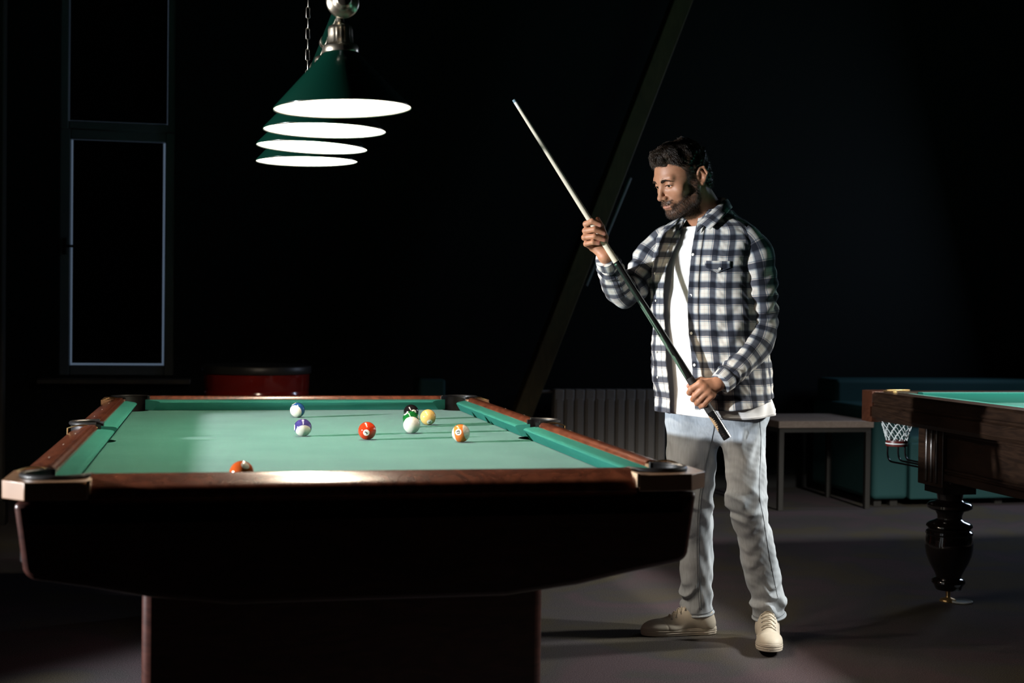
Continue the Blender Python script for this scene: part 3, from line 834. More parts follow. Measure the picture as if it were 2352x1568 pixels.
# slanting roof brace and metal rod
M['brace'] = wood('aged_yellow_brown_beam', (0.065, 0.050, 0.017), (0.10, 0.077, 0.028), (8, 8, 3), 0.6, 0.0)
br = MB()
p0 = Vector((1.368, 4.10, 0.0)); d = Vector((2.645 - 1.626, 0, 3.217 - .552)); d = d / d.z
p1 = p0 + d * ZC
w = 0.064
br.add([(p0.x - w, 4.05, 0), (p0.x + w, 4.05, 0), (p0.x + w, 4.17, 0), (p0.x - w, 4.17, 0), (p1.x - w, 4.05, ZC), (p1.x + w, 4.05, ZC), (p1.x + w, 4.17, ZC), (p1.x - w, 4.17, ZC)],
       [(3, 2, 1, 0), (4, 5, 6, 7), (0, 1, 5, 4), (1, 2, 6, 5), (2, 3, 7, 6), (3, 0, 4, 7)])
o = br.build('roof_brace', M['brace'], None, bevel=0.006)
o.location = world_pt(0, 0, 0); o.rotation_euler = (0, 0, RZ)
tag(o, 'dim wooden roof brace slanting from floor to ceiling behind the man', 'beam')
M['rod'] = simple('dull_steel', (0.20, 0.24, 0.24), 0.4)
o = MB().tube([(2.064, 4.40, 1.365), (2.359, 4.40, 2.087)], 0.013, 12).build('wall_rod', M['rod'], None)
b = None
o.location = world_pt(0, 0, 0); o.rotation_euler = (0, 0, RZ)
tag(o, 'thin grey rod slanting on the wall beside the wooden brace', 'rod')
for z, x in ((1.42, 2.0865), (2.03, 2.3357)):
    MB().tube([(x, 4.40, z), (x, WV, z)], 0.007, 8).build('wall_bracket', M['rod'], o)
# ================================================================== distance-field modelling (one continuous surface per body)
f32 = np.float32
def V3(*a): return np.array(a, dtype=np.float64)

def s_cone(p, a, b, ra, rb):
    """capsule from a to b whose radius goes from ra to rb"""
    a = np.asarray(a, f32); b = np.asarray(b, f32)
    ab = b - a; L2 = float(ab @ ab) + 1e-12
    pa = p - a
    t = np.clip((pa @ ab) / L2, 0, 1)
    d = pa - t[:, None] * ab
    return np.sqrt((d * d).sum(1)) - (f32(ra) + (f32(rb) - f32(ra)) * t)

def s_ell(p, c, r, R=None):
    q = p - np.asarray(c, f32)
    if R is not None: q = q @ np.asarray(R, f32)      # columns of R = local axes
    r = np.asarray(r, f32)
    k0 = np.sqrt(((q / r) ** 2).sum(1)); k1 = np.sqrt(((q / (r * r)) ** 2).sum(1)) + 1e-9
    return k0 * (k0 - 1.0) / k1

def smin(a, b, k):
    h = np.clip(0.5 + 0.5 * (b - a) / k, 0, 1)
    return b + (a - b) * h - k * h * (1 - h)
def smax(a, b, k): return -smin(-a, -b, k)

_nd = np.random.default_rng(5)
_ND = [( _nd.normal(size=3), _nd.uniform(0, 6.28)) for _ in range(24)]
def wob(p, freq, seed=0):
    """smooth pseudo noise in about -1..1"""
    o = 0
    p = p + (np.sin(p[:, [1, 2, 0]] * (freq * 1.1) + 1.3 * seed) * (.55 / freq)).astype(p.dtype)
    for i in range(6):
        d, ph = _ND[(seed * 5 + i) % 24]
        o = o + np.sin(p @ (d * freq * (0.7 + 0.25 * i)).astype(p.dtype) + ph)
    return o / 3.2

def surface_net(fn, lo, hi, h):
    """vertices and quads of fn = 0 found in the blocks the surface passes through"""
    lo = np.asarray(lo, f32); hi = np.asarray(hi, f32)
    B = 8
    nb = np.ceil((hi - lo) / (h * B)).astype(int)
    g = np.stack(np.meshgrid(*[np.arange(n) for n in nb], indexing='ij'), -1).reshape(-1, 3)
    c = lo + (g + 0.5).astype(f32) * (h * B)
    def ev(P):
        return np.concatenate([fn(P[i:i + 400000]) for i in range(0, len(P), 400000)])
    d = ev(c.astype(f32))
    g = g[np.abs(d) < h * B * 0.87 * 1.5 + h * 2]
    s = np.arange(B + 1)
    off = np.stack(np.meshgrid(s, s, s, indexing='ij'), -1).reshape(-1, 3)
    idx = g[:, None, :] * B + off[None]
    P = lo + idx.reshape(-1, 3).astype(f32) * h
    val = ev(P.astype(f32)).reshape(-1, B + 1, B + 1, B + 1)
    keep = (val.min((1, 2, 3)) < 0) & (val.max((1, 2, 3)) > 0)
    g = g[keep]; val = val[keep]
    n1 = len(g)
    corner = {}
    for dx in (0, 1):
        for dy in (0, 1):
            for dz in (0, 1):
                corner[(dx, dy, dz)] = val[:, dx:dx + B, dy:dy + B, dz:dz + B].reshape(-1)
    cs = np.stack(list(corner.values()))
    act = (cs.min(0) < 0) & (cs.max(0) >= 0)
    co = np.stack(np.meshgrid(np.arange(B), np.arange(B), np.arange(B), indexing='ij'), -1).reshape(-1, 3)
    cells = (g[:, None, :] * B + co[None]).reshape(-1, 3)[act]
    for k in corner: corner[k] = corner[k][act]
    pos = np.zeros((len(cells), 3)); cnt = np.zeros(len(cells))
    keys = list(corner)
    for a in keys:
        for ax in range(3):
            if a[ax] == 0:
                b = list(a); b[ax] = 1; b = tuple(b)
                va, vb = corner[a], corner[b]
                m = (va < 0) != (vb < 0)
                t = np.where(m, va / np.where(m, va - vb, 1), 0)
                q = np.tile(np.array(a, float), (len(cells), 1)); q[:, ax] += t
                pos += q * m[:, None]; cnt += m
    verts = lo + (cells + pos / cnt[:, None]) * h
    N = (nb * B + 2).astype(np.int64)
    key = lambda q: (q[:, 0] * N[1] + q[:, 1]) * N[2] + q[:, 2]
    ids = key(cells.astype(np.int64)); order = np.argsort(ids); sid = ids[order]
    def look(q):
        k = key(q); j = np.searchsorted(sid, k); j = np.clip(j, 0, len(sid) - 1)
        return np.where(sid[j] == k, order[j], -1)
    quads = []
    v0 = corner[(0, 0, 0)]
    for ax in range(3):
        e = [0, 0, 0]; e[ax] = 1
        v1 = corner[tuple(e)]
        m = (v0 < 0) != (v1 < 0)
        q = cells[m].astype(np.int64)
        b_, c_ = (ax + 1) % 3, (ax + 2) % 3
        eb = np.zeros(3, np.int64); eb[b_] = 1
        ec = np.zeros(3, np.int64); ec[c_] = 1
        i0, i1, i2, i3 = look(q), look(q - eb), look(q - eb - ec), look(q - ec)
        ok = (i0 >= 0) & (i1 >= 0) & (i2 >= 0) & (i3 >= 0)
        Q = np.stack([i0, i1, i2, i3], 1)[ok]
        flip = (v0[m][ok] >= 0)
        Q[flip] = Q[flip][:, ::-1]
        quads.append(Q)
    return verts, np.concatenate(quads)

def relax(v, f, it=1, w=0.4):
    e = np.concatenate([f[:, [i, (i + 1) % 4]] for i in range(4)])
    for _ in range(it):
        s = np.zeros_like(v); n = np.zeros(len(v))
        np.add.at(s, e[:, 0], v[e[:, 1]]); np.add.at(n, e[:, 0], 1)
        np.add.at(s, e[:, 1], v[e[:, 0]]); np.add.at(n, e[:, 1], 1)
        v = v + w * (s / np.maximum(n, 1)[:, None] - v)
    return v

def vnormals(v, f):
    n = np.zeros_like(v)
    fn = np.cross(v[f[:, 2]] - v[f[:, 0]], v[f[:, 3]] - v[f[:, 1]])
    for i in range(4): np.add.at(n, f[:, i], fn)
    return n / (np.linalg.norm(n, axis=1, keepdims=True) + 1e-12)

def grad(fn, p, e=0.0008):
    p = p.astype(f32)
    g = np.stack([fn(p + np.eye(3, dtype=f32)[i] * f32(e)) - fn(p - np.eye(3, dtype=f32)[i] * f32(e)) for i in range(3)], 1)
    return g / (np.linalg.norm(g, axis=1, keepdims=True) + 1e-9)

def cast(fn, px, py, y0=3.9):
    """points where the rays through the given pixels meet fn = 0"""
    r = np.stack([ray(a, b) for a, b in zip(px, py)]); r /= np.linalg.norm(r, axis=1, keepdims=True)
    t = np.full(len(r), y0)
    for _ in range(90):
        p = (CAM + r * t[:, None]).astype(f32)
        t = t + np.clip(fn(p), -.02, .08) * 0.75
    return CAM + r * t[:, None]

# ================================================================== the man
DM = 4.95                                   # depth of his body's middle from the camera
def B(px, py, dy=0.0):                      # a joint: where it appears and how far in front of the body's middle
    return at_y(px, py, DM - dy)
PSI = math.radians(38)                      # chest turned towards his right
LAT = V3(math.cos(PSI), -math.sin(PSI), 0)  # towards his left
FWD = V3(-math.sin(PSI), -math.cos(PSI), 0) # where the chest faces
ZUP = V3(0, 0, 1)

# head frame
HY, HP = math.radians(62), math.radians(21)
_f0 = V3(-math.sin(HY), -math.cos(HY), 0)
HF = _f0 * math.cos(HP) - ZUP * math.sin(HP)
HU = _f0 * math.sin(HP) + ZUP * math.cos(HP)
HL = np.cross(HU, HF)
HR = np.stack([HL, HF, HU], 1)              # columns: left, forward, up
HO = B(1567, 413, 0.06)
HS = 1.03
def head_pt(x, y, z): return HO + HR @ (V3(x, y, z) * HS)
def to_head(p): return ((p - HO.astype(f32)) @ HR.astype(f32)) / f32(HS)

def sd_head(p):
    q = to_head(p)
    m = q.copy(); m[:, 0] = np.abs(m[:, 0])               # mirrored half
    d = s_ell(q, (0, -.012, .040), (.0745, .096, .086))
    d = smin(d, s_ell(q, (0, .030, .012), (.062, .061, .072)), .03)
    d = smin(d, s_ell(q, (0, .036, -.045), (.053, .052, .070)), .03)
    d = smin(d, s_cone(m, (.050, .008, -.070), (.020, .067, -.095), .018, .017), .022)      # jaw line
    d = smin(d, s_cone(m, (.052, .006, -.066), (.060, -.006, -.02), .016, .018), .02)
    d = smin(d, s_ell(q, (0, .079, -.096), (.021, .016, .016)), .016)                        # chin
    d = smin(d, s_cone(m, (.010, .0850, .0235), (.044, .0735, .0265), .0105, .0095), .014)      # brow
    d = smin(d, s_ell(m, (.047, .056, -.022), (.021, .019, .017)), .02)                      # cheekbone
    d = smax(d, -s_ell(m, (.0325, .096, .0035), (.0185, .017, .0120)), .012)                  # eye socket
    d = smin(d, s_cone(q, (0, .088, .012), (0, .1075, -.030), .0075, .0095), .010)          # nose bridge
    d = smin(d, s_ell(q, (0, .1085, -.033), (.0105, .0100, .0088)), .006)                     # nose tip
    d = smin(d, s_ell(m, (.0125, .0975, -.036), (.0072, .0105, .0072)), .006)                 # wings
    d = smax(d, -s_ell(m, (.0062, .102, -.0435), (.0035, .0052, .0035)), .003)               # nostrils
    d = smin(d, s_ell(q, (0, .083, -.060), (.030, .016, .022)), .014)                        # muzzle
    d = smin(d, s_ell(q, (0, .0965, -.0590), (.0205, .0070, .0042)), .004)                    # upper lip
    d = smin(d, s_ell(q, (0, .0945, -.0685), (.0180, .0075, .0052)), .004)                    # lower lip
    d = smax(d, -s_cone(m, (0, .1035, -.0635), (.022, .0930, -.0640), .0013, .0012), .003)    # mouth line
    d = smax(d, -s_ell(q, (0, .099, -.0835), (.018, .006, .006)), .008)                       # below the lip
    # eyelids
    up = s_ell(m, (.0325, .0745, .0055), (.0165, .0145, .0130))
    op = s_ell(m, (.0330, .0905, .0020), (.0152, .0150, .0046))
    d = smin(d, smax(up, -op, .0015), .004)
    # ears
    e = m - np.array([.0030, -.004, .0], f32); e[:, 0] = e[:, 0] - (-e[:, 1] - .012).clip(0, 1) * .22
    t = s_cone(e, (.074, -.010, .010), (.080, -.018, .028), .0050, .0048)
    t = smin(t, s_cone(e, (.080, -.018, .028), (.083, -.032, .026), .0048, .0048), .003)
    t = smin(t, s_cone(e, (.083, -.032, .026), (.083, -.038, .006), .0048, .0045), .003)
    t = smin(t, s_cone(e, (.083, -.038, .006), (.077, -.024, -.020), .0045, .0048), .003)
    t = smin(t, s_ell(e, (.0745, -.017, -.025), (.006, .008, .009)), .004)                    # lobe
    t = smin(t, s_cone(e, (.0785, -.020, .018), (.0795, -.029, .004), .0036, .0036), .003)    # antihelix
    t = smin(t, s_cone(e, (.0795, -.029, .004), (.0755, -.020, -.013), .0036, .0036), .003)
    t = smin(t, s_ell(e, (.0730, -.022, .000), (.0050, .016, .026)), .004)
    t = smax(t, -s_ell(e, (.0805, -.0165, -.003), (.0070, .0075, .0105)), .002)
    t = smax(t, -s_cone(e, (.0835, -.0265, .0195), (.0835, -.0335, .0030), .0030, .0026), .002)
    d = smin(d, t, .005)
    return d * f32(HS)

NB = B(1632, 505, -0.01)                    # base of the neck
def sd_neck(p):
    d = s_cone(p, head_pt(0, -.032, -.045), NB, .056, .062)
    d = smin(d, s_cone(p, head_pt(0, .010, -.072), NB + FWD * .035 - ZUP * .01, .040, .050), .03)
    d = smin(d, s_cone(p, head_pt(.045, -.030, -.045), NB + FWD * .05 - ZUP * .02, .012, .012), .03)
    return d

# ---- hands: palm, five fingers, curled round the cue
CUE_TIP = B(1180, 229, 0.150); CUE_BUTT = B(1671, 1006, 0.215)
CUE_D = (CUE_BUTT - CUE_TIP) / np.linalg.norm(CUE_BUTT - CUE_TIP)
CUE_LEN = float(np.linalg.norm(CUE_BUTT - CUE_TIP))
def cue_r(s):                               # radius at distance s from the tip
    return 0.0062 + (0.0155 - 0.0062) * min(1.0, max(0.0, s / CUE_LEN)) ** 0.9
# screen-like axes at the hands
SX = V3(1, 0, 0); SYD = V3(0, 0, -1); ST = V3(0, -1, 0)
def cue_at_px(py):
    k = (py - 229) / (1006 - 229.0)
    return CUE_TIP + (CUE_BUTT - CUE_TIP) * k
S1 = 0.001505                                # metres per pixel at the hands
def hand_pt(base, bx, by, px, py, t):
    return base + SX * (px - bx) * S1 + SYD * (py - by) * S1 + ST * t

HA = cue_at_px(538)                          # upper (his right) hand on the cue
hA = lambda px, py, t: hand_pt(HA, 1373.5, 538, px, py, t)
FA = {  # mcp, pip, dip, tip ; radius
    'index':  ([(1361, 531, -.040), (1345, 516, -.006), (1358, 510, .018), (1377, 519, .019)], .0092),
    'middle': ([(1357, 545, -.040), (1344, 532, -.004), (1364, 529, .021), (1387, 538, .0165)], .0096),
    'ring':   ([(1358, 558, -.036), (1342, 547, -.003), (1364, 545, .021), (1387, 553, .0165)], .0092),
    'little': ([(1362, 570, -.030), (1346, 562, -.002), (1361, 559, .017), (1374, 561, .017)], .0082),
    'thumb':  ([(1388, 572, -.034), (1391, 545, -.034), (1382, 521, -.026), (1372, 503, -.018)], .0100),
}
WA = hA(1391, 590, -.020)
HBp = cue_at_px(903)                         # lower (his left) hand
hB = lambda px, py, t: hand_pt(HBp, 1606, 903, px, py, t)
FB = {
    'index':  ([(1606, 880, .030), (1587, 893, .017), (1585, 903, -.010), (1598, 905, -.021)], .0098),
    'middle': ([(1615, 888, .033), (1596, 909, .018), (1594, 918, -.010), (1608, 917, -.021)], .0100),
    'ring':   ([(1625, 897, .031), (1606, 919, .017), (1603, 927, -.010), (1617, 926, -.021)], .0098),
    'little': ([(1633, 907, .026), (1616, 929, .015), (1612, 934, -.008), (1623, 934, -.019)], .0086),
    'thumb':  ([(1632, 878, .000), (1612, 874, -.012), (1594, 880, -.021), (1584, 888, -.021)], .0106),
}
WB = hB(1649, 880, .014)

def sd_hand(p, H, fn, W, palm_r):
    d = None
    pts = {k: [fn(*a) for a in v[0]] for k, v in H.items()}
    # palm: wrist to each knuckle
    for k in ('index', 'middle', 'ring', 'little'):
        c = s_cone(p, W, pts[k][0], palm_r * 1.12, palm_r * .86)
        d = c if d is None else smin(d, c, .012)
    ks = ('index', 'middle', 'ring', 'little')
    for a, b in zip(ks, ks[1:]):
        d = smin(d, s_cone(p, pts[a][0], pts[b][0], palm_r * .82, palm_r * .82), .008)
    d = smin(d, s_cone(p, W, pts['thumb'][0], palm_r * 1.1, palm_r * 1.0), .012)
    d = smin(d, s_cone(p, pts['thumb'][0], pts['thumb'][1], palm_r * 1.0, .0118), .010)
    for a, b in zip(ks, ks[1:]):
        for t in (.22, .45):
            d = smin(d, s_cone(p, pts[a][0] + (pts[a][1] - pts[a][0]) * t, pts[b][0] + (pts[b][1] - pts[b][0]) * t, .0088 - .004 * t, .0088 - .004 * t), .005)
    for k in H:
        q = pts[k]; r = H[k][1] * (1.17 if k != 'thumb' else 1.06)
        if k == 'thumb':
            c = smin(s_cone(p, q[1], q[2], r * 1.12, r * .96), s_cone(p, q[2], q[3], r * .98, r * .74), .003)
        else:
            c = s_cone(p, q[0], q[1], r * 1.12, r * 1.0)
            c = smin(c, s_ell(p, q[1], (r * 1.07,) * 3), .003)
            c = smin(c, s_cone(p, q[1], q[2], r * .98, r * .90), .0025)
            c = smin(c, s_cone(p, q[2], q[3], r * .92, r * .76), .0025)
        d = smin(d, c, .0035)
    return d

# ---- limbs under the clothes
SH_L, EL_L, WR_L = B(1708, 562, .080), B(1742, 764, .100), B(1660, 880, .205)
SH_R, EL_R, WR_R = B(1540, 564, -.075), B(1436, 664, -.028), B(1390, 594, .235)
WR_L = WB; WR_R = WA
HIP_L, KN_L, AN_L = B(1702, 975, .035), B(1713, 1150, .090), B(1768, 1420, .010)
HIP_R, KN_R, AN_R = B(1592, 975, -.045), B(1597, 1150, -.040), B(1603, 1412, -.125)
TC = B(1624, 640, 0); PEL = B(1645, 930, 0)
RB = np.stack([LAT, FWD, ZUP], 1)

def within(p, c, r_in, r_full, fn):
    """fn evaluated only within r_full of c; a safe lower bound elsewhere"""
    q = np.sqrt(((p - np.asarray(c, f32)) ** 2).sum(1))
    d = (q - f32(r_in)).astype(f32)
    m = q < r_full
    if m.any(): d[m] = fn(p[m])
    return d

def sd_body(p):
    d = within(p, HO, .17, .24, sd_head)
    d = smin(d, sd_neck(p), .014)
    t = s_ell(p, TC, (.155, .095, .20), RB)
    t = smin(t, s_cone(p, SH_L, SH_R, .034, .034), .05)
    t = smin(t, s_ell(p, B(1632, 800, 0), (.140, .090, .20), RB), .06)
    t = smin(t, s_ell(p, PEL, (.135, .090, .10), RB), .05)
    t = smin(t, s_cone(p, NB, TC + ZUP * .12, .058, .07), .05)
    d = smin(d, t, .03)
    for S, E, Wp, h in ((SH_L, EL_L, WR_L, 0), (SH_R, EL_R, WR_R, 1)):
        d = smin(d, s_cone(p, S, E, .040, .032), .03)
        d = smin(d, s_cone(p, E, E + (Wp - E) * .45, .031, .031), .01)
        d = smin(d, s_cone(p, E + (Wp - E) * .45, Wp, .031, .0245), .01)
    for Hh, K, A in ((HIP_L, KN_L, AN_L), (HIP_R, KN_R, AN_R)):
        d = smin(d, s_cone(p, Hh, K, .062, .046), .03)
        d = smin(d, s_cone(p, K, K + (A - K) * .35, .045, .048), .01)
        d = smin(d, s_cone(p, K + (A - K) * .35, A, .047, .026), .01)
    # feet inside the shoes
    d = smin(d, s_cone(p, AN_L, AN_L + V3(0, -.05, -.045), .022, .014), .02)
    d = smin(d, s_cone(p, AN_R, AN_R + V3(-.05, .01, -.045), .022, .014), .02)
    d = smin(d, within(p, HA, .09, .15, lambda q: sd_hand(q, FA, hA, WA, .0130)), .010)
    d = smin(d, within(p, HBp, .10, .16, lambda q: sd_hand(q, FB, hB, WB, .0138)), .010)
    return d

HAND_PTS = np.array([WA, WB])
def build_body():
    lo = np.array([0.20, 4.40, 0.02]); hi = np.array([1.15, 5.35, 1.90])
    # coarse everywhere, fine at head and hands: one field, one grid step
    return surface_net(sd_body, lo, hi, 0.0023)
bv, bf = build_body()
bv = relax(bv, bf, 1, .35)

# skin zones as point attributes
hq = to_head(bv.astype(f32)).astype(float)
near = (np.linalg.norm(bv - HO, axis=1) < .22)
x_, y_, z_ = np.abs(hq[:, 0]), hq[:, 1], hq[:, 2]
def sstep(a, b, x): t = np.clip((x - a) / (b - a), 0, 1); return t * t * (3 - 2 * t)
lip = near * np.exp(-((hq[:, 0] / .021) ** 4)) * (sstep(-.0765, -.0735, z_) * (1 - sstep(-.0605, -.0585, z_))) * sstep(.082, .088, y_)
def beard_mask(x, y, z):
    x = np.abs(x)
    line = -.030 - .030 * sstep(.0, .075, y) - .004 * np.sin(y * 90)           # upper edge runs from sideburn to mouth corner
    b = 1 - sstep(line - .008, line + .008, z)
    b = b * sstep(-.012, .004, y) * (1 - sstep(.0, .012, -(z + .118)))
    side = sstep(.055, .066, x) * sstep(-.008, .004, y) * (1 - sstep(.022, .034, y)) * (1 - sstep(.03, .05, z))
    b = np.maximum(b, side)
    must = (1 - sstep(.026, .034, x)) * sstep(-.0615, -.0590, z) * (1 - sstep(-.0470, -.0435, z)) * sstep(.074, .082, y)
    b = np.maximum(b, must)
    lipz = (1 - sstep(.018, .024, x)) * sstep(-.080, -.076, z) * (1 - sstep(-.0625, -.0605, z)) * sstep(.078, .086, y)
    return np.clip(b - lipz * 1.2, 0, 1)
beard = near * beard_mask(hq[:, 0], y_, z_)
hand_d = np.minimum(np.linalg.norm(bv - WA, axis=1), np.linalg.norm(bv - WB, axis=1))
hand = (hand_d < .13).astype(float)
tips = np.array([fn(*H[k][0][3]) for H, fn in ((FA, hA), (FB, hB)) for k in H])
tipd = np.min(np.linalg.norm(bv[:, None, :] - tips[None], axis=2), axis=1) if len(bv) < 900000 else np.full(len(bv), 1.0)
pink = np.clip(1 - sstep(.006, .018, tipd), 0, 1)

def skin_mat():
    m, nt, b = new_mat('skin')
    tc = nt.nodes.new('ShaderNodeTexCoord')
    n = nt.nodes.new('ShaderNodeTexNoise'); n.inputs['Scale'].default_value = 28; n.inputs['Detail'].default_value = 6
    r = nt.nodes.new('ShaderNodeValToRGB')
    r.color_ramp.elements[0].position = .3; r.color_ramp.elements[0].color = (.36, .162, .090, 1)
    r.color_ramp.elements[1].position = .75; r.color_ramp.elements[1].color = (.47, .235, .140, 1)
    link(nt, tc.outputs['Object'], n.inputs['Vector']); link(nt, n.outputs['Fac'], r.inputs['Fac'])
    last = r.outputs['Color']
    for nm, col, amt in (('lip', (.40, .17, .13, 1), .6), ('pink', (.56, .24, .19, 1), .6), ('beard', (.045, .024, .014, 1), .82)):
        a = nt.nodes.new('ShaderNodeAttribute'); a.attribute_name = nm
        ml = nt.nodes.new('ShaderNodeMath'); ml.operation = 'MULTIPLY'; ml.inputs[1].default_value = amt
        mx = nt.nodes.new('ShaderNodeMixRGB'); mx.inputs['Color2'].default_value = col
        link(nt, a.outputs['Fac'], ml.inputs[0]); link(nt, ml.outputs[0], mx.inputs['Fac']); link(nt, last, mx.inputs['Color1'])
        last = mx.outputs['Color']
    link(nt, last, b.inputs['Base Color'])
    b.inputs['Roughness'].default_value = .48
    b.inputs['Specular IOR Level'].default_value = .35
    b.inputs['Subsurface Weight'].default_value = .12
    b.inputs['Subsurface Radius'].default_value = (.012, .005, .003)
    b.inputs['Subsurface Scale'].default_value = .4
    n2 = nt.nodes.new('ShaderNodeTexNoise'); n2.inputs['Scale'].default_value = 420; n2.inputs['Detail'].default_value = 3
    bp = nt.nodes.new('ShaderNodeBump'); bp.inputs['Strength'].default_value = .25; bp.inputs['Distance'].default_value = .0006
    link(nt, tc.outputs['Object'], n2.inputs['Vector']); link(nt, n2.outputs['Fac'], bp.inputs['Height']); link(nt, bp.outputs['Normal'], b.inputs['Normal'])
    return m
M['skin'] = skin_mat()
person = mesh_obj('person', bv, bf, M['skin'], None, sharp=180, attrs=dict(lip=lip, beard=beard, pink=pink))
tag(person, 'person in open blue plaid shirt and light jeans holding a cue in both hands', 'person')

# eyes
M['eye'] = None
def eye_mat():
    m, nt, b = new_mat('eyeball')
    tc = nt.nodes.new('ShaderNodeTexCoord')
    s = nt.nodes.new('ShaderNodeSeparateXYZ'); link(nt, tc.outputs['Object'], s.inputs[0])
    r = nt.nodes.new('ShaderNodeValToRGB'); r.color_ramp.interpolation = 'LINEAR'
    e = r.color_ramp.elements
    e[0].position = 0.0; e[0].color = (.70, .64, .58, 1)
    e[1].position = 1.0; e[1].color = (.004, .004, .004, 1)
    for p, c in ((.860, (.70, .64, .58, 1)), (.885, (.012, .009, .006, 1)), (.93, (.055, .034, .018, 1)), (.962, (.06, .04, .02, 1)), (.968, (.004, .004, .004, 1))):
        x = e.new(p); x.color = c
    d = nt.nodes.new('ShaderNodeMath'); d.operation = 'DIVIDE'; d.inputs[1].default_value = .0123
    link(nt, s.outputs['Z'], d.inputs[0]); link(nt, d.outputs[0], r.inputs['Fac']); link(nt, r.outputs['Color'], b.inputs['Base Color'])
    b.inputs['Roughness'].default_value = .08; b.inputs['Coat Weight'].default_value = .5
    return m
M['eye'] = eye_mat()
gaze_t = B(1350, 900, .45)
for sx in (1, -1):
    c = head_pt(sx * .0325, .0735, .0042)
    sv, sf = sphere_mesh(.0123 * HS, 32, 16)
    o = mesh_obj('eye', sv, sf, M['eye'], person, sharp=180)
    g = Vector(HF * .75 + (gaze_t - c) / np.linalg.norm(gaze_t - c) * .45).normalized()
    o.matrix_world = Matrix.Translation(Vector(c)) @ g.to_track_quat('Z', 'Y').to_matrix().to_4x4()

# ---- hair made of strands over a cap
def strands(roots, dirs_fn, nseg, length, r0, seed=0, curl=0.0, taper=.25):
    """roots (n,3) head frame; dirs_fn(points, t, root) -> unit growth direction; returns verts, faces in world space"""
    n = len(roots); k = 3
    R = np.random.default_rng(seed)
    P = [roots.copy()]
    L = length * R.uniform(.7, 1.25, n)
    jit = R.normal(size=(n, 3)) * .09
    ph = R.uniform(0, 6.28, n)
    for s in range(nseg):
        t = (s + .5) / nseg
        d = dirs_fn(P[-1], t, roots) + jit * (.6 + .6 * t)
        if curl:
            d = d + curl * np.stack([np.sin(ph + t * 9), np.cos(ph * 1.7 + t * 8), np.sin(ph * .6 + t * 10)], 1)
        d /= np.linalg.norm(d, axis=1, keepdims=True) + 1e-9
        P.append(P[-1] + d * (L / nseg)[:, None])
    P = np.stack(P, 1)                       # n, nseg+1, 3
    T = np.gradient(P, axis=1); T /= np.linalg.norm(T, axis=2, keepdims=True) + 1e-9
    a = np.cross(T, np.array([.31, .52, .79])); a /= np.linalg.norm(a, axis=2, keepdims=True) + 1e-9
    b = np.cross(T, a)
    rad = r0 * (1 - (1 - taper) * np.linspace(0, 1, nseg + 1))[None, :, None]
    V = np.stack([P + (a * math.cos(2 * math.pi * j / k) + b * math.sin(2 * math.pi * j / k)) * rad for j in range(k)], 2)   # n,s,k,3
    V = V.reshape(-1, 3)
    base = (np.arange(n) * (nseg + 1) * k)[:, None, None]
    s = np.arange(nseg)[None, :, None] * k; j = np.arange(k)[None, None, :]
    f = np.stack([base + s + j, base + s + (j + 1) % k, base + s + k + (j + 1) % k, base + s + k + j], -1).reshape(-1, 4)
    return HO + (V * HS) @ HR.T, f

def hair_cap(p):
    q = to_head(p)
    d = s_ell(q, (0, -.014, .046), (.0800, .1020, .0900))
    d = smin(d, s_ell(q, (0, .052, .098), (.052, .040, .028)), .03)
    d = smin(d, s_ell(q, (.0, -.070, -.01), (.062, .040, .060)), .03)
    d = d - .0030 * wob(q, 120, 1) - .0042 * wob(q, 55, 2)
    m = q.copy(); m[:, 0] = np.abs(m[:, 0])
    # hairline: front, temples, round the ear, nape
    front = m[:, 1] - (.088 - .35 * np.clip(m[:, 0] - .03, 0, 1) ) - .9 * (m[:, 2] - .078)
    low = np.where(m[:, 1] > -.012, .012 - m[:, 2] + np.clip(m[:, 1] - .028, 0, 1) * 3.0, np.where(m[:, 1] > -.045, .034 - m[:, 2] + 0 * m[:, 0], -.058 - m[:, 2]))
    low = np.where(m[:, 1] > -.05, low - .05 * (1 - np.clip((m[:, 0] - .040) / .024, 0, 1)), low)
    low = np.where((m[:, 1] <= -.045) & (m[:, 1] > -.058), low * .5, low)
    side = (m[:, 1] > -.055) & (m[:, 0] > .038)
    d = smax(d, np.where(side | (m[:, 1] < -.05), low, -1).astype(f32), .006)
    d = smax(d, front.astype(f32), .018)
    return d * f32(HS)
M['hair'] = simple('dark_brown_hair', (.032, .019, .011), .42, spec=.5)
M['beard_hair'] = simple('brown_beard_hair', (.034, .018, .010), .5, spec=.4)
lo = HO - .19; hi = HO + .19
hv, hf = surface_net(hair_cap, lo, hi, .0032)
hcap = mesh_obj('hair', hv, hf, M['hair'], person, sharp=180)
# strand roots on the cap surface
hn = vnormals(hv, hf)
hl = to_head(hv.astype(f32)).astype(float); hnl = hn @ HR
outside = sd_head(hv.astype(f32)) > .0015
cand = np.where(outside)[0]
pick = rng.choice(cand, size=min(12000, len(cand)), replace=False)
roots = hl[pick] - hnl[pick] * .002; nrm = hnl[pick]
topm = (roots[:, 2] > .082) | ((roots[:, 2] > .058) & (roots[:, 1] > .015))
def flow_top(P, t, rt):
    d = np.zeros_like(P)
    d[:, 1] = .45 + .3 * np.sin(rt[:, 0] * 110) - .5 * t                  # swept towards the forehead
    d[:, 0] = .45 * np.sin(rt[:, 1] * 130 + rt[:, 0] * 50) + .35
    d[:, 2] = .55 - 1.5 * t + .25 * np.sin(rt[:, 1] * 90)
    return d
def flow_side(P, t, rt):
    d = np.zeros_like(P)
    d[:, 1] = -.55; d[:, 2] = -.75
    d[:, 0] = np.sign(rt[:, 0]) * (.12 - .2 * t)
    return d
v1, f1 = strands(roots[topm], flow_top, 7, .021, .00075, 3, .14)
v2, f2 = strands(roots[~topm], flow_side, 4, .0115, .00050, 4, .10)
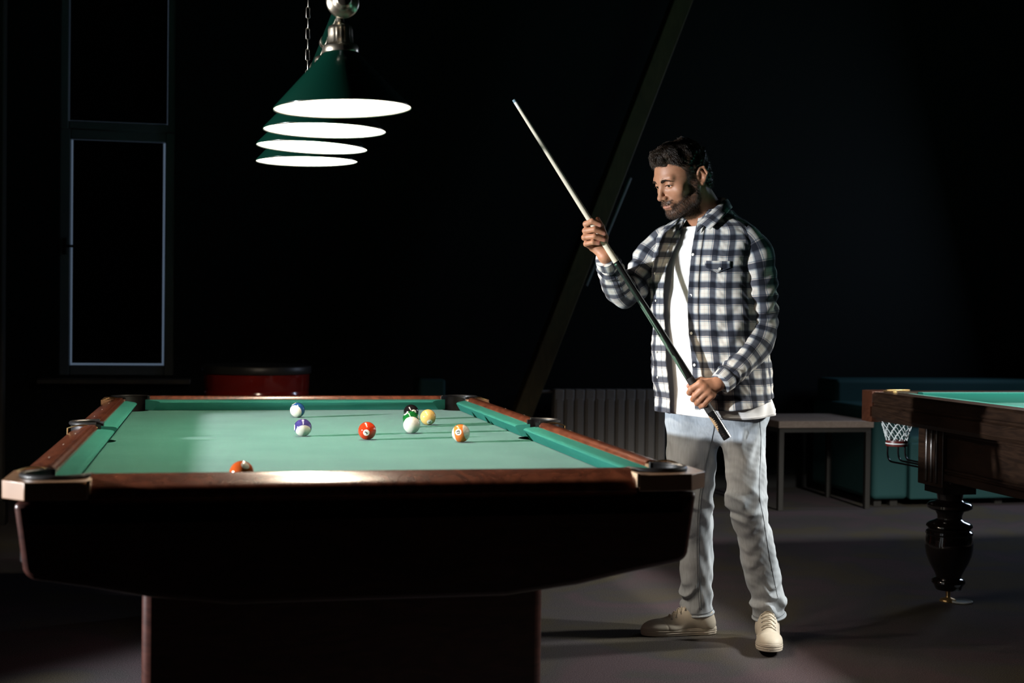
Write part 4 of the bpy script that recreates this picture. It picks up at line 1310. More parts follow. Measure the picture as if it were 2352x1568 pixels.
mesh_obj('hair_strands', np.concatenate([v1, v2]), np.concatenate([f1, f2 + len(v1)]), M['hair'], hcap, sharp=180)
# nape curls
# beard and moustache strands rooted in the skin
bn_ = vnormals(bv, bf)
w = beard * near
cand = np.where(w > .35)[0]
pick = rng.choice(cand, size=min(5200, len(cand) * 2), replace=True)
br_ = hq[pick] + rng.normal(size=(len(pick), 3)) * .0012; brn = (bn_[pick] @ HR)
def flow_beard(P, t, rt):
    d = brn * (.62 - .35 * t)
    d[:, 2] -= .75; d[:, 1] -= .10
    d[:, 0] += np.sign(rt[:, 0]) * np.where(rt[:, 2] > -.058, .45, .0)
    return d
v3, f3 = strands(br_, flow_beard, 3, .0052, .00042, 6, .12)
mesh_obj('beard', v3, f3, M['beard_hair'], person, sharp=180)
# eyebrows
for sx in (1, -1):
    n = 480
    u = rng.uniform(0, 1, n)
    ex = sx * (.013 + .031 * u); ez = .0195 + .0055 * np.sin(u * 2.3) - .005 * u ** 2 + rng.normal(size=n) * .0021 * (1.15 - u)
    # drop onto the face from the front
    pw = []
    P = np.stack([ex, np.full(n, .125), ez], 1)
    pos = HO + (P * HS) @ HR.T
    for _ in range(40):
        d = sd_head(pos.astype(f32)).astype(float)
        pos = pos - HF[None] * d[:, None] * .8
    rt = ((pos - HO) @ HR) / HS
    def flow_brow(Pp, t, r_): 
        d = np.zeros_like(Pp); d[:, 0] = sx * 1.0; d[:, 1] = .25 - .5 * t; d[:, 2] = .45 - .6 * u
        return d
    ve, fe = strands(rt, flow_brow, 3, .0085, .00050, 8 + sx, .05)
    mesh_obj('eyebrow', ve, fe, M['beard_hair'], person, sharp=180)

# eyelashes along the upper lid
for sx in (1, -1):
    n = 90
    a = np.linspace(.25, math.pi - .25, n)
    P = np.stack([sx * (.0330 + .0148 * np.cos(a)), np.full(n, .110), .0022 + .0047 * np.sin(a)], 1)
    pos = HO + (P * HS) @ HR.T
    for _ in range(40):
        pos = pos - HF[None] * sd_head(pos.astype(f32)).astype(float)[:, None] * .7
    rt = ((pos - HO) @ HR) / HS
    def flow_lash(Pp, t, r_):
        d = np.zeros_like(Pp); d[:, 1] = 1.0; d[:, 2] = -.55 + .9 * t; d[:, 0] = (r_[:, 0] - sx * .033) * 30
        return d
    ve, fe = strands(rt - np.array([0, .0006, 0]), flow_lash, 3, .0052, .00034, 20 + sx, .0)
    mesh_obj('eyelash', ve, fe, M['hair'], person, sharp=180)
# ================================================================== clothes
def proj(p):
    d = np.asarray(p, float) - CAM
    dep = d[..., 1] * cp - d[..., 2] * sp; up = d[..., 1] * sp + d[..., 2] * cp
    x = F_PX * d[..., 0] / dep; y = -F_PX * up / dep
    return np.stack([W_PX / 2 + cr * x - sr * y, H_PX / 2 + sr * x + cr * y], -1)

def plaid_mat():
    m, nt, b = new_mat('blue_plaid_flannel')
    uv = nt.nodes.new('ShaderNodeUVMap'); uv.uv_map = 'UVMap'
    sx = nt.nodes.new('ShaderNodeSeparateXYZ'); link(nt, uv.outputs['UV'], sx.inputs[0])
    navy, blue, pale, ivory, rose = (.012, .0145, .024, 1), (.085, .105, .135, 1), (.33, .365, .40, 1), (.72, .70, .65, 1), (.52, .36, .30, 1)
    stops = [(0, navy), (.29, blue), (.34, pale), (.40, ivory), (.60, rose), (.615, ivory), (.83, pale), (.87, blue), (.905, ivory), (.925, rose), (.945, blue), (.965, navy)]
    outs = []
    for ch, period, ph in (('X', .0570, .02), ('Y', .0570, .0)):
        dv = nt.nodes.new('ShaderNodeMath'); dv.operation = 'DIVIDE'; dv.inputs[1].default_value = period
        ad = nt.nodes.new('ShaderNodeMath'); ad.operation = 'ADD'; ad.inputs[1].default_value = 40 + ph
        fr = nt.nodes.new('ShaderNodeMath'); fr.operation = 'FRACT'
        link(nt, sx.outputs[ch], dv.inputs[0]); link(nt, dv.outputs[0], ad.inputs[0]); link(nt, ad.outputs[0], fr.inputs[0])
        r = nt.nodes.new('ShaderNodeValToRGB'); r.color_ramp.interpolation = 'CONSTANT'
        e = r.color_ramp.elements
        e[0].position = stops[0][0]; e[0].color = stops[0][1]; e[1].position = stops[1][0]; e[1].color = stops[1][1]
        for p, c in stops[2:]:
            k = e.new(p); k.color = c
        link(nt, fr.outputs[0], r.inputs['Fac']); outs.append(r.outputs['Color'])
    mm = nt.nodes.new('ShaderNodeMixRGB'); mm.blend_type = 'MULTIPLY'; mm.inputs['Fac'].default_value = 1
    mx = nt.nodes.new('ShaderNodeGamma'); mx.inputs['Gamma'].default_value = .52
    link(nt, outs[0], mm.inputs['Color1']); link(nt, outs[1], mm.inputs['Color2']); link(nt, mm.outputs['Color'], mx.inputs['Color'])
    n = nt.nodes.new('ShaderNodeTexNoise'); n.inputs['Scale'].default_value = 700; n.inputs['Detail'].default_value = 2
    sc = nt.nodes.new('ShaderNodeVectorMath'); sc.operation = 'SCALE'; sc.inputs['Scale'].default_value = 1.0
    link(nt, uv.outputs['UV'], sc.inputs[0]); link(nt, sc.outputs[0], n.inputs['Vector'])
    r2 = nt.nodes.new('ShaderNodeValToRGB'); r2.color_ramp.elements[0].color = (.72, .72, .72, 1); r2.color_ramp.elements[1].color = (1.1, 1.1, 1.1, 1)
    link(nt, n.outputs['Fac'], r2.inputs['Fac'])
    mu = nt.nodes.new('ShaderNodeMixRGB'); mu.blend_type = 'MULTIPLY'; mu.inputs['Fac'].default_value = 1
    link(nt, mx.outputs['Color'], mu.inputs['Color1']); link(nt, r2.outputs['Color'], mu.inputs['Color2'])
    link(nt, mu.outputs['Color'], b.inputs['Base Color'])
    b.inputs['Roughness'].default_value = .9; b.inputs['Specular IOR Level'].default_value = .15; b.inputs['Sheen Weight'].default_value = .15
    bp = nt.nodes.new('ShaderNodeBump'); bp.inputs['Strength'].default_value = .10; bp.inputs['Distance'].default_value = .001
    link(nt, n.outputs['Fac'], bp.inputs['Height']); link(nt, bp.outputs['Normal'], b.inputs['Normal'])
    return m
M['plaid'] = plaid_mat()
M['tee'] = simple('white_cotton_tee', (.74, .735, .73), .9, spec=.15, bump=(500, .1))
M['button'] = simple('pearl_button', (.75, .74, .70), .25)
M['thread'] = simple('navy_seam_thread', (.030, .040, .070), .9)

# rings: py, px centre, half width, half depth
RINGS = np.array([
    (965, 1645, .228, .158), (935, 1642, .226, .155), (890, 1637, .222, .152), (850, 1633, .219, .150), (800, 1631, .216, .148), (750, 1629, .213, .147),
    (700, 1626, .211, .148), (650, 1622, .210, .148), (610, 1620, .210, .144), (575, 1620, .212, .134), (550, 1621, .212, .122), (532, 1622, .205, .110),
    (518, 1624, .186, .100), (506, 1626, .155, .092), (496, 1628, .122, .085), (487, 1630, .094, .078), (478, 1632, .076, .072)])
_rp = RINGS[::-1, 0]
def ring_par(py):
    py = np.asarray(py, float)
    def sm(col):
        f = lambda q: np.interp(q, _rp, RINGS[::-1, col])
        return (f(py - 8) + 2 * f(py) + f(py + 8)) / 4
    return sm(1), sm(2), sm(3)
_base = np.stack([B(1176, y) for y in range(400, 1100)])
def row_z(py): return np.interp(py, np.arange(400, 1100), _base[:, 2])
def px_x(px, py): return (px - 1176) * (DM / F_PX) + np.interp(py, np.arange(400, 1100), _base[:, 0])
def ring_pt(py, th, k=1.0, add=0.0):
    """points of the torso surface; th in radians, 0 = his left side, 90 deg = chest"""
    cx, a, b = ring_par(py)
    a = a * k + add; b = b * k + add
    e = 2 / 2.35
    c, s = np.cos(th), np.sin(th)
    l = a * np.sign(c) * np.abs(c) ** e; f = b * np.sign(s) * np.abs(s) ** e
    base = np.stack([px_x(cx, py), np.full_like(cx + th * 0, DM), row_z(py) + 0 * th], -1)
    return base + l[..., None] * LAT + f[..., None] * FWD
_thg = np.radians(np.linspace(-70, 230, 601))
def theta_at(px, py, k=1.0):
    x = proj(ring_pt(np.full(601, float(py)), _thg, k))[:, 0]
    i0, i1 = int(np.argmax(x)), int(np.argmin(x))
    i0, i1 = min(i0, i1), max(i0, i1)
    return float(np.interp(-px, -x[i0:i1 + 1], _thg[i0:i1 + 1]))

EDGE_L = [(478, 1600), (500, 1575), (520, 1566), (545, 1562), (580, 1548), (620, 1535), (680, 1529), (740, 1531), (800, 1538), (860, 1543), (900, 1547), (970, 1549)]   # inner edge of his right panel
EDGE_R = [(478, 1610), (500, 1604), (520, 1599), (545, 1594), (580, 1589), (620, 1586), (680, 1582), (740, 1584), (800, 1590), (860, 1594), (900, 1597), (970, 1600)]   # placket edge of his left panel
NTH, NZ = 240, 170
rows = np.linspace(0, 1, NZ)
cols = np.linspace(0, 1, NTH)
HEM = np.interp(cols, [0, .10, .18, .27, .34, .5, .7, .86, .93, 1], [929, 929, 922, 908, 900, 905, 915, 938, 941, 941])
pys = np.linspace(478, 970, 60)
tL = np.array([theta_at(np.interp(y, *zip(*EDGE_L)), y) for y in pys])
tR = np.array([theta_at(np.interp(y, *zip(*EDGE_R)), y) for y in pys])
def smooth1(a, n=3):
    for _ in range(n): a = np.concatenate([a[:1], (a[:-2] + 2 * a[1:-1] + a[2:]) / 4, a[-1:]])
    return a
tL, tR = smooth1(tL), smooth1(tR)
PY = HEM[None, :] + (478 - HEM[None, :]) * rows[:, None] ** 1.0
TLg = np.interp(PY, pys, tL); TRg = np.interp(PY, pys, tR)
TH = TRg + (TLg - 2 * math.pi - TRg) * cols[None, :]
P = ring_pt(PY, TH)
def fold_disp(P, TH, PY, amt=1.0):
    w = wob(P.reshape(-1, 3) * np.array([1, 1, .45]), 26, 1).reshape(PY.shape)
    w2 = wob(P.reshape(-1, 3) * np.array([1, 1, .8]), 60, 2).reshape(PY.shape)
    low = np.clip((PY - 560) / 200, 0.25, 1)
    vert = np.sin(TH * 11 + .6 * np.sin(PY / 60)) * np.clip((PY - 700) / 250, 0, 1)
    ridge = 1 - 2 * np.abs(wob((P.reshape(-1, 3) @ np.array([[1, 0, .45], [0, 1, 0], [-.45, 0, .8]])) * np.array([1, 1, .6]), 17, 3)).reshape(PY.shape)
    return amt * (.0052 * w * low + .0026 * w2 + .0034 * vert + .0034 * ridge * low)
def grid_normals(P):
    du = np.gradient(P, axis=1); dv = np.gradient(P, axis=0)
    n = np.cross(du, dv); n /= np.linalg.norm(n, axis=2, keepdims=True) + 1e-12
    return n
Nn = grid_normals(P)
if (Nn[NZ // 2, 10] @ (P[NZ // 2, 10] - P[NZ // 2].mean(0))) < 0: Nn = -Nn
# the open front hangs a little away from the body
edge = np.maximum(np.exp(-cols / .05) * .006, np.exp(-(1 - cols) / .06) * .016)[None, :] * np.clip((PY - 540) / 80, 0, 1)
P = P + Nn * (fold_disp(P, TH, PY) + edge)[..., None]
SH_P, SH_N = P, Nn
chest = int(NZ * .55)
ucol = np.concatenate([[0], np.cumsum(np.linalg.norm(np.diff(P[chest], axis=0), axis=1))])
vlen = np.concatenate([np.zeros((1, NTH)), np.cumsum(np.linalg.norm(np.diff(P, axis=0), axis=2), axis=0)])
vofs = (941 - HEM) * .00157
UVt = np.stack([np.tile(ucol, (NZ, 1)) + .030, vlen + vofs[None, :]], -1)
def grid_faces(nr, nc, wrap=False, flip=False):
    r = np.arange(nr - 1)[:, None]; c = np.arange(nc if wrap else nc - 1)[None, :]
    c1 = (c + 1) % nc
    f = np.stack([r * nc + c, r * nc + c1, (r + 1) * nc + c1, (r + 1) * nc + c], -1).reshape(-1, 4)
    return f[:, ::-1] if flip else f

class Cloth:
    def __init__(self): self.v = []; self.f = []; self.uv = []; self.n = 0
    def add(self, P, UV, wrap=False, flip=False):
        nr, nc = P.shape[:2]
        self.v.append(P.reshape(-1, 3)); self.uv.append(UV.reshape(-1, 2)); self.f.append(grid_faces(nr, nc, wrap, flip) + self.n); self.n += nr * nc
    def build(self, name, mat, parent, thick=.0016):
        o = mesh_obj(name, np.concatenate(self.v), np.concatenate(self.f), mat, parent, sharp=180, uv=np.concatenate(self.uv), solidify=thick)
        return o

def smooth_path(pts, n):
    """Catmull-Rom through (px, py, dy, radius) rows"""
    q = np.array([np.append(B(a, b, c), r) for a, b, c, r in pts])
    q = np.concatenate([[2 * q[0] - q[1]], q, [2 * q[-1] - q[-2]]])
    out = []
    m = len(pts) - 1
    for i in range(m):
        p0, p1, p2, p3 = q[i:i + 4]
        for t in np.linspace(0, 1, n // m, endpoint=False):
            out.append(.5 * (2 * p1 + (p2 - p0) * t + (2 * p0 - 5 * p1 + 4 * p2 - p3) * t * t + (3 * p1 - p0 - 3 * p2 + p3) * t ** 3))
    out.append(q[-2])
    return np.array(out)
def tube_grid(path, nphi, disp=None, seam=V3(0, 0, -1)):
    c, r = path[:, :3], path[:, 3]
    T = np.gradient(c, axis=0); T /= np.linalg.norm(T, axis=1, keepdims=True)
    n0 = seam - T[0] * (seam @ T[0]); n0 /= np.linalg.norm(n0)
    Ns = []
    for t in T:
        n0 = n0 - t * (n0 @ t); n0 = n0 / np.linalg.norm(n0); Ns.append(n0)
    Ns = np.array(Ns); Bs = np.cross(T, Ns)
    phi = np.linspace(0, 2 * math.pi, nphi)
    L = np.concatenate([[0], np.cumsum(np.linalg.norm(np.diff(c, axis=0), axis=1))])
    rr = np.repeat(r[:, None], nphi, 1)
    if disp is not None: rr = rr + disp(L[:, None] + 0 * phi[None], phi[None] + 0 * L[:, None], c)
    P = c[:, None] + (Ns[:, None] * np.cos(phi)[None, :, None] + Bs[:, None] * np.sin(phi)[None, :, None]) * rr[..., None]
    UV = np.stack([np.tile(phi[None] * .055, (len(c), 1)), np.tile(L[:, None], (1, nphi))], -1)
    return P, UV, L
shirt_c = Cloth()
shirt_c.add(P, UVt)
SL_L = smooth_path([(1666, 545, .055, .048), (1698, 548, .085, .060), (1727, 574, .105, .066), (1741, 628, .112, .063), (1746, 690, .110, .060), (1746, 742, .104, .062), (1734, 788, .122, .061), (1711, 823, .155, .052), (1688, 849, .190, .044), (1668, 868, .215, .0385)], 120)
SL_R = smooth_path([(1580, 548, -.035, .048), (1548, 552, -.065, .060), (1512, 576, -.076, .065), (1478, 620, -.068, .059), (1452, 656, -.048, .057), (1432, 668, -.022, .058), (1417, 650, .018, .054), (1405, 624, .078, .046), (1396, 604, .122, .039)], 120)
def sleeve_disp(Le, elbow, seed, amp):
    def d(L, phi, c):
        tot = L[-1, 0]
        near_e = np.exp(-((L - elbow) / .085) ** 2); near_w = np.exp(-((L - tot) / .075) ** 2); mid = np.exp(-((L - elbow * .5) / .12) ** 2)
        a = np.sin(L * 150 + 1.7 * np.sin(phi + seed) + 2.2 * np.cos(2 * phi + seed * 2) + seed) * near_e * .0055
        b = np.sin(L * 190 + 1.5 * np.sin(phi * 2 + seed) + seed) * near_w * .0042
        e = np.sin(L * 60 + 3.0 * np.sin(phi + .8 * seed)) * mid * .0040
        g = np.sin(3 * phi + L * 25 + seed) * .0022 + np.sin(5 * phi - L * 40) * .0012
        return (a + b + e + g) * amp * np.clip(L / .05, 0, 1)
    return d
PL, UVl, LL = tube_grid(SL_L, 72, sleeve_disp(0, .30, .4, 1.0))
PR, UVr, LR = tube_grid(SL_R, 72, sleeve_disp(0, .27, 2.1, 1.0))
UVr = UVr + np.array([.013, .02])
shirt_c.add(PL, UVl, flip=True); shirt_c.add(PR, UVr, flip=True)
shirt = shirt_c.build('plaid_shirt', M['plaid'], person)

def cuff(path, name='cuff', ln=.052, parent=None):
    c = path[-1, :3]; t = path[-1, :3] - path[-6, :3]; t /= np.linalg.norm(t)
    r = path[-1, 3]
    pts = [np.append(c - t * .006 + t * ln * k, r * q) for k, q in ((0, .90), (.04, 1.06), (.12, 1.08), (.5, 1.03), (.94, .99), (1.0, .95), (.96, .90), (.6, .88))]
    g, uv, _ = tube_grid(np.array(pts), 56, lambda L, ph, cc: .0018 * np.sin(2 * ph + 1) + .0010 * np.sin(5 * ph))
    k = Cloth(); k.add(g, uv[..., ::-1] + .011, flip=True)
    o = k.build(name, M['plaid'], parent or shirt, .001)
    return o, g
cuffL, gL = cuff(SL_L, ln=.036)
cuffR, gR = cuff(SL_R, ln=.040)

# collar: fold line and outer edge round the neck (seen position, distance in front of the body's middle)
CO = [((1601, 513, .118), (1631, 529, .150), (1600, 534, .125)),
      ((1618, 499, .112), (1646, 514, .146), (1616, 520, .118)),
      ((1640, 479, .092), (1663, 498, .122), (1640, 502, .090)),
      ((1660, 462, .045), (1677, 484, .070), (1662, 486, .040)),
      ((1669, 456, -.005), (1681, 477, .000), (1668, 480, -.010)),
      ((1655, 454, -.055), (1662, 476, -.075), (1652, 482, -.060)),
      ((1622, 456, -.085), (1616, 480, -.105), (1620, 484, -.085)),
      ((1592, 468, -.075), (1577, 492, -.092), (1592, 494, -.070)),
      ((1576, 484, -.035), (1557, 508, -.040), (1574, 508, -.030)),
      ((1570, 503, .020), (1547, 526, .030), (1566, 526, .025)),
      ((1567, 518, .058), (1545, 548, .080), (1562, 542, .062))]
def cr_interp(rows_, n):
    q = np.array(rows_, float); q = np.concatenate([[2 * q[0] - q[1]], q, [2 * q[-1] - q[-2]]]); m = len(rows_) - 1; out = []
    for i in range(m):
        p0, p1, p2, p3 = q[i:i + 4]
        for t in np.linspace(0, 1, n, endpoint=False):
            out.append(.5 * (2 * p1 + (p2 - p0) * t + (2 * p0 - 5 * p1 + 4 * p2 - p3) * t * t + (3 * p1 - p0 - 3 * p2 + p3) * t ** 3))
    out.append(q[-2]); return np.array(out)
fo = cr_interp([B(*c[0]) for c in CO], 8); ou = cr_interp([B(*c[1]) for c in CO], 8); ba = cr_interp([B(*c[2]) for c in CO], 8)
rowsC = []
for k in np.linspace(0, 1, 6): rowsC.append(ba + (fo - ba) * k)
mid = lambda k: fo + (ou - fo) * k
for k in np.linspace(.06, 1, 9):
    rowsC.append(mid(k) + ZUP * .006 * math.sin(math.pi * min(1, k * 1.3) * .8) + (FWD * 0))
G = np.stack(rowsC)
Lc = np.concatenate([[0], np.cumsum(np.linalg.norm(np.diff(fo, axis=0), axis=1))])
UVc = np.stack([np.tile(Lc[None], (len(G), 1)) + .02, np.tile((np.arange(len(G)) * .0065)[:, None], (1, G.shape[1]))], -1)
k = Cloth(); k.add(G, UVc)
k.build('collar', M['plaid'], shirt, .0022)

def on_shirt(px, py, off=.002):
    """point and outward normal of the shirt front nearest to a seen position"""
    q = proj(SH_P); d = (q[..., 0] - px) ** 2 + (q[..., 1] - py) ** 2
    dep = SH_P[..., 1]
    d = np.where((SH_N[..., 1] < -.05), d, 1e9)
    i = np.unravel_index(np.argmin(d), d.shape)
    r = ray(px, py); n = SH_N[i]
    t = ((SH_P[i] - CAM) @ n) / (r @ n)
    return CAM + r * t + n * off, n
def button(px, py, parent, r=.0055, pn=None):
    p, n = pn if pn else on_shirt(px, py, .003)
    b = MB().lathe([(r * .2, -.001), (r * .95, -.001), (r, 0), (r * .95, .0016), (r * .75, .0019), (r * .65, .0012), (.0001, .0012)], 18)
    o = b.build('button', M['button'], parent, sharp=40)
    o.matrix_world = Matrix.Translation(Vector(p)) @ Vector(n).to_track_quat('Z', 'Y').to_matrix().to_4x4()
    return o
for px, py in ((1592.5, 585), (1588, 678), (1589, 765), (1596, 838)): button(px, py, shirt)
for px, py in ((1506, 628), (1508, 690), (1509, 808), (1512, 866)): button(px, py, shirt, .0045)
# placket: double stitched band along his left front edge, pocket flaps with a button
def strip(c0, c1, off, r0, r1, name, uoff):
    cs = np.linspace(c0, c1, 8); rs = np.arange(int(NZ * r0), int(NZ * r1))
    ci = np.interp(cs, cols, np.arange(NTH))
    lo_ = np.floor(ci).astype(int).clip(0, NTH - 2); fr = (ci - lo_)
    A = SH_P[rs][:, lo_] * (1 - fr)[None, :, None] + SH_P[rs][:, lo_ + 1] * fr[None, :, None]
    Nx = SH_N[rs][:, lo_]
    bul = np.sin(np.linspace(0, math.pi, 8))[None, :, None] ** .4
    G = A + Nx * off * (.25 + .75 * bul)
    U = (UVt[rs][:, lo_] * (1 - fr)[None, :, None] + UVt[rs][:, lo_ + 1] * fr[None, :, None]) + np.array([uoff, 0])
    kk = Cloth(); kk.add(G, U)
    return kk.build(name, M['plaid'], shirt, .0012)
strip(0.0, .027, .0032, .01, .93, 'placket', -.034)
strip(.978, 1.0, .0030, .01, .90, 'placket', .02)
def flap(pts, tip, name):
    """pocket flap: top edge left-right, pointed lower edge, laid on the shirt"""
    (x0, y0), (x1, y1) = pts
    n = 15; m = 8; G = np.zeros((m, n, 3)); U = np.zeros((m, n, 2))
    for j in range(n):
        s = j / (n - 1)
        xt, yt = x0 + (x1 - x0) * s, y0 + (y1 - y0) * s
        dpt = tip * (.55 + .45 * (1 - abs(2 * s - 1)))
        for i in range(m):
            q = i / (m - 1)
            p, nn = on_shirt(xt + (1 - q) * 0, yt + dpt * q, .0040)
            G[i, j] = p; U[i, j] = (xt * .00157 * 1.05, -(yt + dpt * q) * .00157)
    G[:, :, 1] = smooth_grid(G[:, :, 1])
    kk = Cloth(); kk.add(G, U, flip=True)
    o = kk.build(name, M['plaid'], shirt, .0018)
    q = cr_interp([tuple(G[-1, j]) for j in range(n)], 2)
    MB().tube([Vector(a) + Vector((0, -.0016, .002)) for a in q], .0007, 5).build('stitching', M['thread'], o)
    return o, G
def smooth_grid(a, it=4):
    for _ in range(it):
        b = a.copy(); b[1:-1] = (a[:-2] + 2 * a[1:-1] + a[2:]) / 4; c = b.copy(); c[:, 1:-1] = (b[:, :-2] + 2 * b[:, 1:-1] + b[:, 2:]) / 4; a = c
    return a
fl, G = flap(((1620, 599), (1678, 600)), 27, 'pocket_flap')
button(1651, 619, fl, .005, (G[5, 8] + V3(0, -.003, 0), V3(-.2, -.97, .1)))
button(1554, 543, shirt, .0055)

# ---- white T-shirt under the open shirt
nt2, nz2 = 200, 120
th = np.linspace(-math.pi, math.pi, nt2)
rws = np.linspace(0, 1, nz2)
front = .5 + .5 * np.sin(th)
TOPP = 484 + 36 * front ** 2.2
HEMT = 936 + 10 * front ** 1.0 + 4 * np.sin(th * 2 + .5)
PYt = HEMT[None] + (TOPP - HEMT)[None] * rws[:, None]
Pt = ring_pt(PYt, np.tile(th, (nz2, 1)), .985, -.010)
Nt = grid_normals(Pt)
if Nt[60, 50] @ (Pt[60, 50] - Pt[60].mean(0)) < 0: Nt = -Nt
wv = wob(Pt.reshape(-1, 3) * np.array([1, 1, .5]), 24, 3).reshape(PYt.shape) * .0085 + np.sin(th[None] * 9 + PYt / 45) * .0045 * np.clip((PYt - 640) / 200, 0, 1)
flare = .008 * np.clip((PYt - 890) / 55, 0, 1) ** 1.2
Pt = Pt + Nt * (wv + flare)[..., None]
k = Cloth(); k.add(Pt, np.zeros(Pt.shape[:2] + (2,)))
tee = k.build('t_shirt', M['tee'], person, .0016)
rib = [tuple(q) for q in Pt[-1]]
MB().tube(rib[:-1], .0062, 8, closed=True).build('neck_rib', M['tee'], tee, sharp=180)
MB().tube([tuple(q) for q in Pt[1]][:-1], .0022, 6, closed=True).build('hem', M['tee'], tee, sharp=180)

# ---- jeans
def denim_mat():
    m, nt, b = new_mat('faded_grey_blue_denim')
    tc = nt.nodes.new('ShaderNodeTexCoord')
    mp = nt.nodes.new('ShaderNodeMapping'); mp.inputs['Scale'].default_value = (160, 160, 14)
    n1 = nt.nodes.new('ShaderNodeTexNoise'); n1.inputs['Scale'].default_value = 5; n1.inputs['Detail'].default_value = 4
    n2 = nt.nodes.new('ShaderNodeTexNoise'); n2.inputs['Scale'].default_value = 1; n2.inputs['Detail'].default_value = 4
    link(nt, tc.outputs['Object'], n1.inputs['Vector']); link(nt, tc.outputs['Object'], mp.inputs['Vector']); link(nt, mp.outputs['Vector'], n2.inputs['Vector'])
    r = nt.nodes.new('ShaderNodeValToRGB')
    r.color_ramp.elements[0].position = .3; r.color_ramp.elements[0].color = (.35, .40, .45, 1)
    r.color_ramp.elements[1].position = .72; r.color_ramp.elements[1].color = (.52, .56, .60, 1)
    r2 = nt.nodes.new('ShaderNodeValToRGB')
    r2.color_ramp.elements[0].position = .25; r2.color_ramp.elements[0].color = (.80, .80, .80, 1)
    r2.color_ramp.elements[1].position = .75; r2.color_ramp.elements[1].color = (1.06, 1.06, 1.06, 1)
    mu = nt.nodes.new('ShaderNodeMixRGB'); mu.blend_type = 'MULTIPLY'; mu.inputs['Fac'].default_value = 1
    link(nt, n1.outputs['Fac'], r.inputs['Fac']); link(nt, n2.outputs['Fac'], r2.inputs['Fac'])
    link(nt, r.outputs['Color'], mu.inputs['Color1']); link(nt, r2.outputs['Color'], mu.inputs['Color2']); link(nt, mu.outputs['Color'], b.inputs['Base Color'])
    b.inputs['Roughness'].default_value = .92; b.inputs['Specular IOR Level'].default_value = .15
    bp = nt.nodes.new('ShaderNodeBump'); bp.inputs['Strength'].default_value = .3; bp.inputs['Distance'].default_value = .001
    link(nt, n2.outputs['Fac'], bp.inputs['Height']); link(nt, bp.outputs['Normal'], b.inputs['Normal'])
    return m
M['denim'] = denim_mat()
M['denim_dark'] = simple('dark_denim_seam', (.14, .16, .18), .9, spec=.1)
LEG_L = [(1700, 935, .020, .100), (1704, 990, .040, .088), (1710, 1060, .070, .0755), (1713, 1110, .088, .0715), (1714, 1150, .095, .0720), (1722, 1190, .085, .0680), (1736, 1250, .058, .0635), (1750, 1320, .030, .0640), (1762, 1372, .014, .0630), (1767, 1416, .004, .0600)]
LEG_R = [(1592, 935, -.030, .100), (1590, 990, -.035, .094), (1589, 1060, -.030, .0875), (1594, 1110, -.022, .0760), (1597, 1150, -.024, .0690), (1598, 1190, -.048, .0640), (1598, 1250, -.078, .0605), (1598, 1320, -.100, .0620), (1600, 1370, -.112, .0625), (1601, 1408, -.118, .0610)]
def leg_chain(L):
    q = cr_interp([tuple(B(a, b, c)) + (r,) for a, b, c, r in L], 8)
    return q
QL, QR = leg_chain(LEG_L), leg_chain(LEG_R)
HEM_PL = (QL[-1, :3], QL[-1, :3] - QL[-9, :3]); HEM_PR = (QR[-1, :3], QR[-1, :3] - QR[-9, :3])
def sd_leg(p, Q):
    zz = p[:, 2]; q = Q[::-1]
    cx, cy, rr = [np.interp(zz, q[:, 2], q[:, k]).astype(f32) for k in (0, 1, 3)]
    d = (np.sqrt((p[:, 0] - cx) ** 2 + (p[:, 1] - cy) ** 2) - rr) * f32(.97)
    n = Q[-1, :3] - Q[-9, :3]; n /= np.linalg.norm(n)
    return smax(d, ((p - Q[-1, :3].astype(f32)) @ n.astype(f32)), .004)
def leg_folds(p, Q, knee, ank, seed):
    zk, za = f32(knee[2]), f32(ank[2])
    nk = np.exp(-((p[:, 2] - zk) / .085) ** 2); na = np.exp(-((p[:, 2] - za - .055) / .060) ** 2); nh = np.exp(-((p[:, 2] - f32(.80)) / .10) ** 2)
    a = np.arctan2(p[:, 1] - f32(knee[1]), p[:, 0] - np.interp(p[:, 2], Q[::-1, 2], Q[::-1, 0]).astype(f32))
    rg = lambda fz, fa, ph: 1 - 2 * np.sqrt(.03 + .97 * np.sin(p[:, 2] * fz + fa * np.sin(a + ph) + 1.1 * wob(p, 22, int(seed) + 2)) ** 2)
    f = rg(34, 2.6, seed) * nk * .0095 * (.35 + .65 * (.5 - .5 * np.sin(a * 1.0 + 2.2)))
    f = f + rg(36, 2.0, seed * 2) * na * .0085
    f = f + rg(20, 2.8, seed + 1) * nh * .0045
    f = f + .0050 * wob(p * np.array([1, 1, .6], f32), 28, int(seed)) + .0012 * wob(p, 60, int(seed) + 1)
    f = f * np.clip((p[:, 2] - za - .002) / .035, .12, 1)
    return f.astype(f32)
def sd_jeans(p):
    l = sd_leg(p, QL) - leg_folds(p, QL, QL[32], QL[-1], 1)
    r = sd_leg(p, QR) - leg_folds(p, QR, QR[32], QR[-1], 2)
    d = smin(l, r, .014)
    hip = s_ell(p, B(1646, 935, -.005), (.172, .118, .135), RB)
    d = smin(d, hip, .025)
    return smax(d, (p[:, 2] - f32(row_z(905))), .004)
jv, jf = surface_net(sd_jeans, (.36, 4.55, .03), (1.12, 5.30, 1.0), .0032)
jv = relax(jv, jf, 4, .5)
jeans = mesh_obj('jeans', jv, jf, M['denim'], person, sharp=180)
def seam(pts, r=.0016, name='seam', mat=None, off=.0004):
    q = cr_interp([tuple(a) + (0,) for a in pts], 10)
    P3 = cast(sd_jeans, q[:, 0], q[:, 1])
    ry = np.stack([ray(a, b) for a, b in q[:, :2]]); ry /= np.linalg.norm(ry, axis=1, keepdims=True)
    P3 = P3 - ry * off
    return MB().tube([tuple(a) for a in P3], r, 6).build(name, mat or M['denim_dark'], jeans, sharp=180)
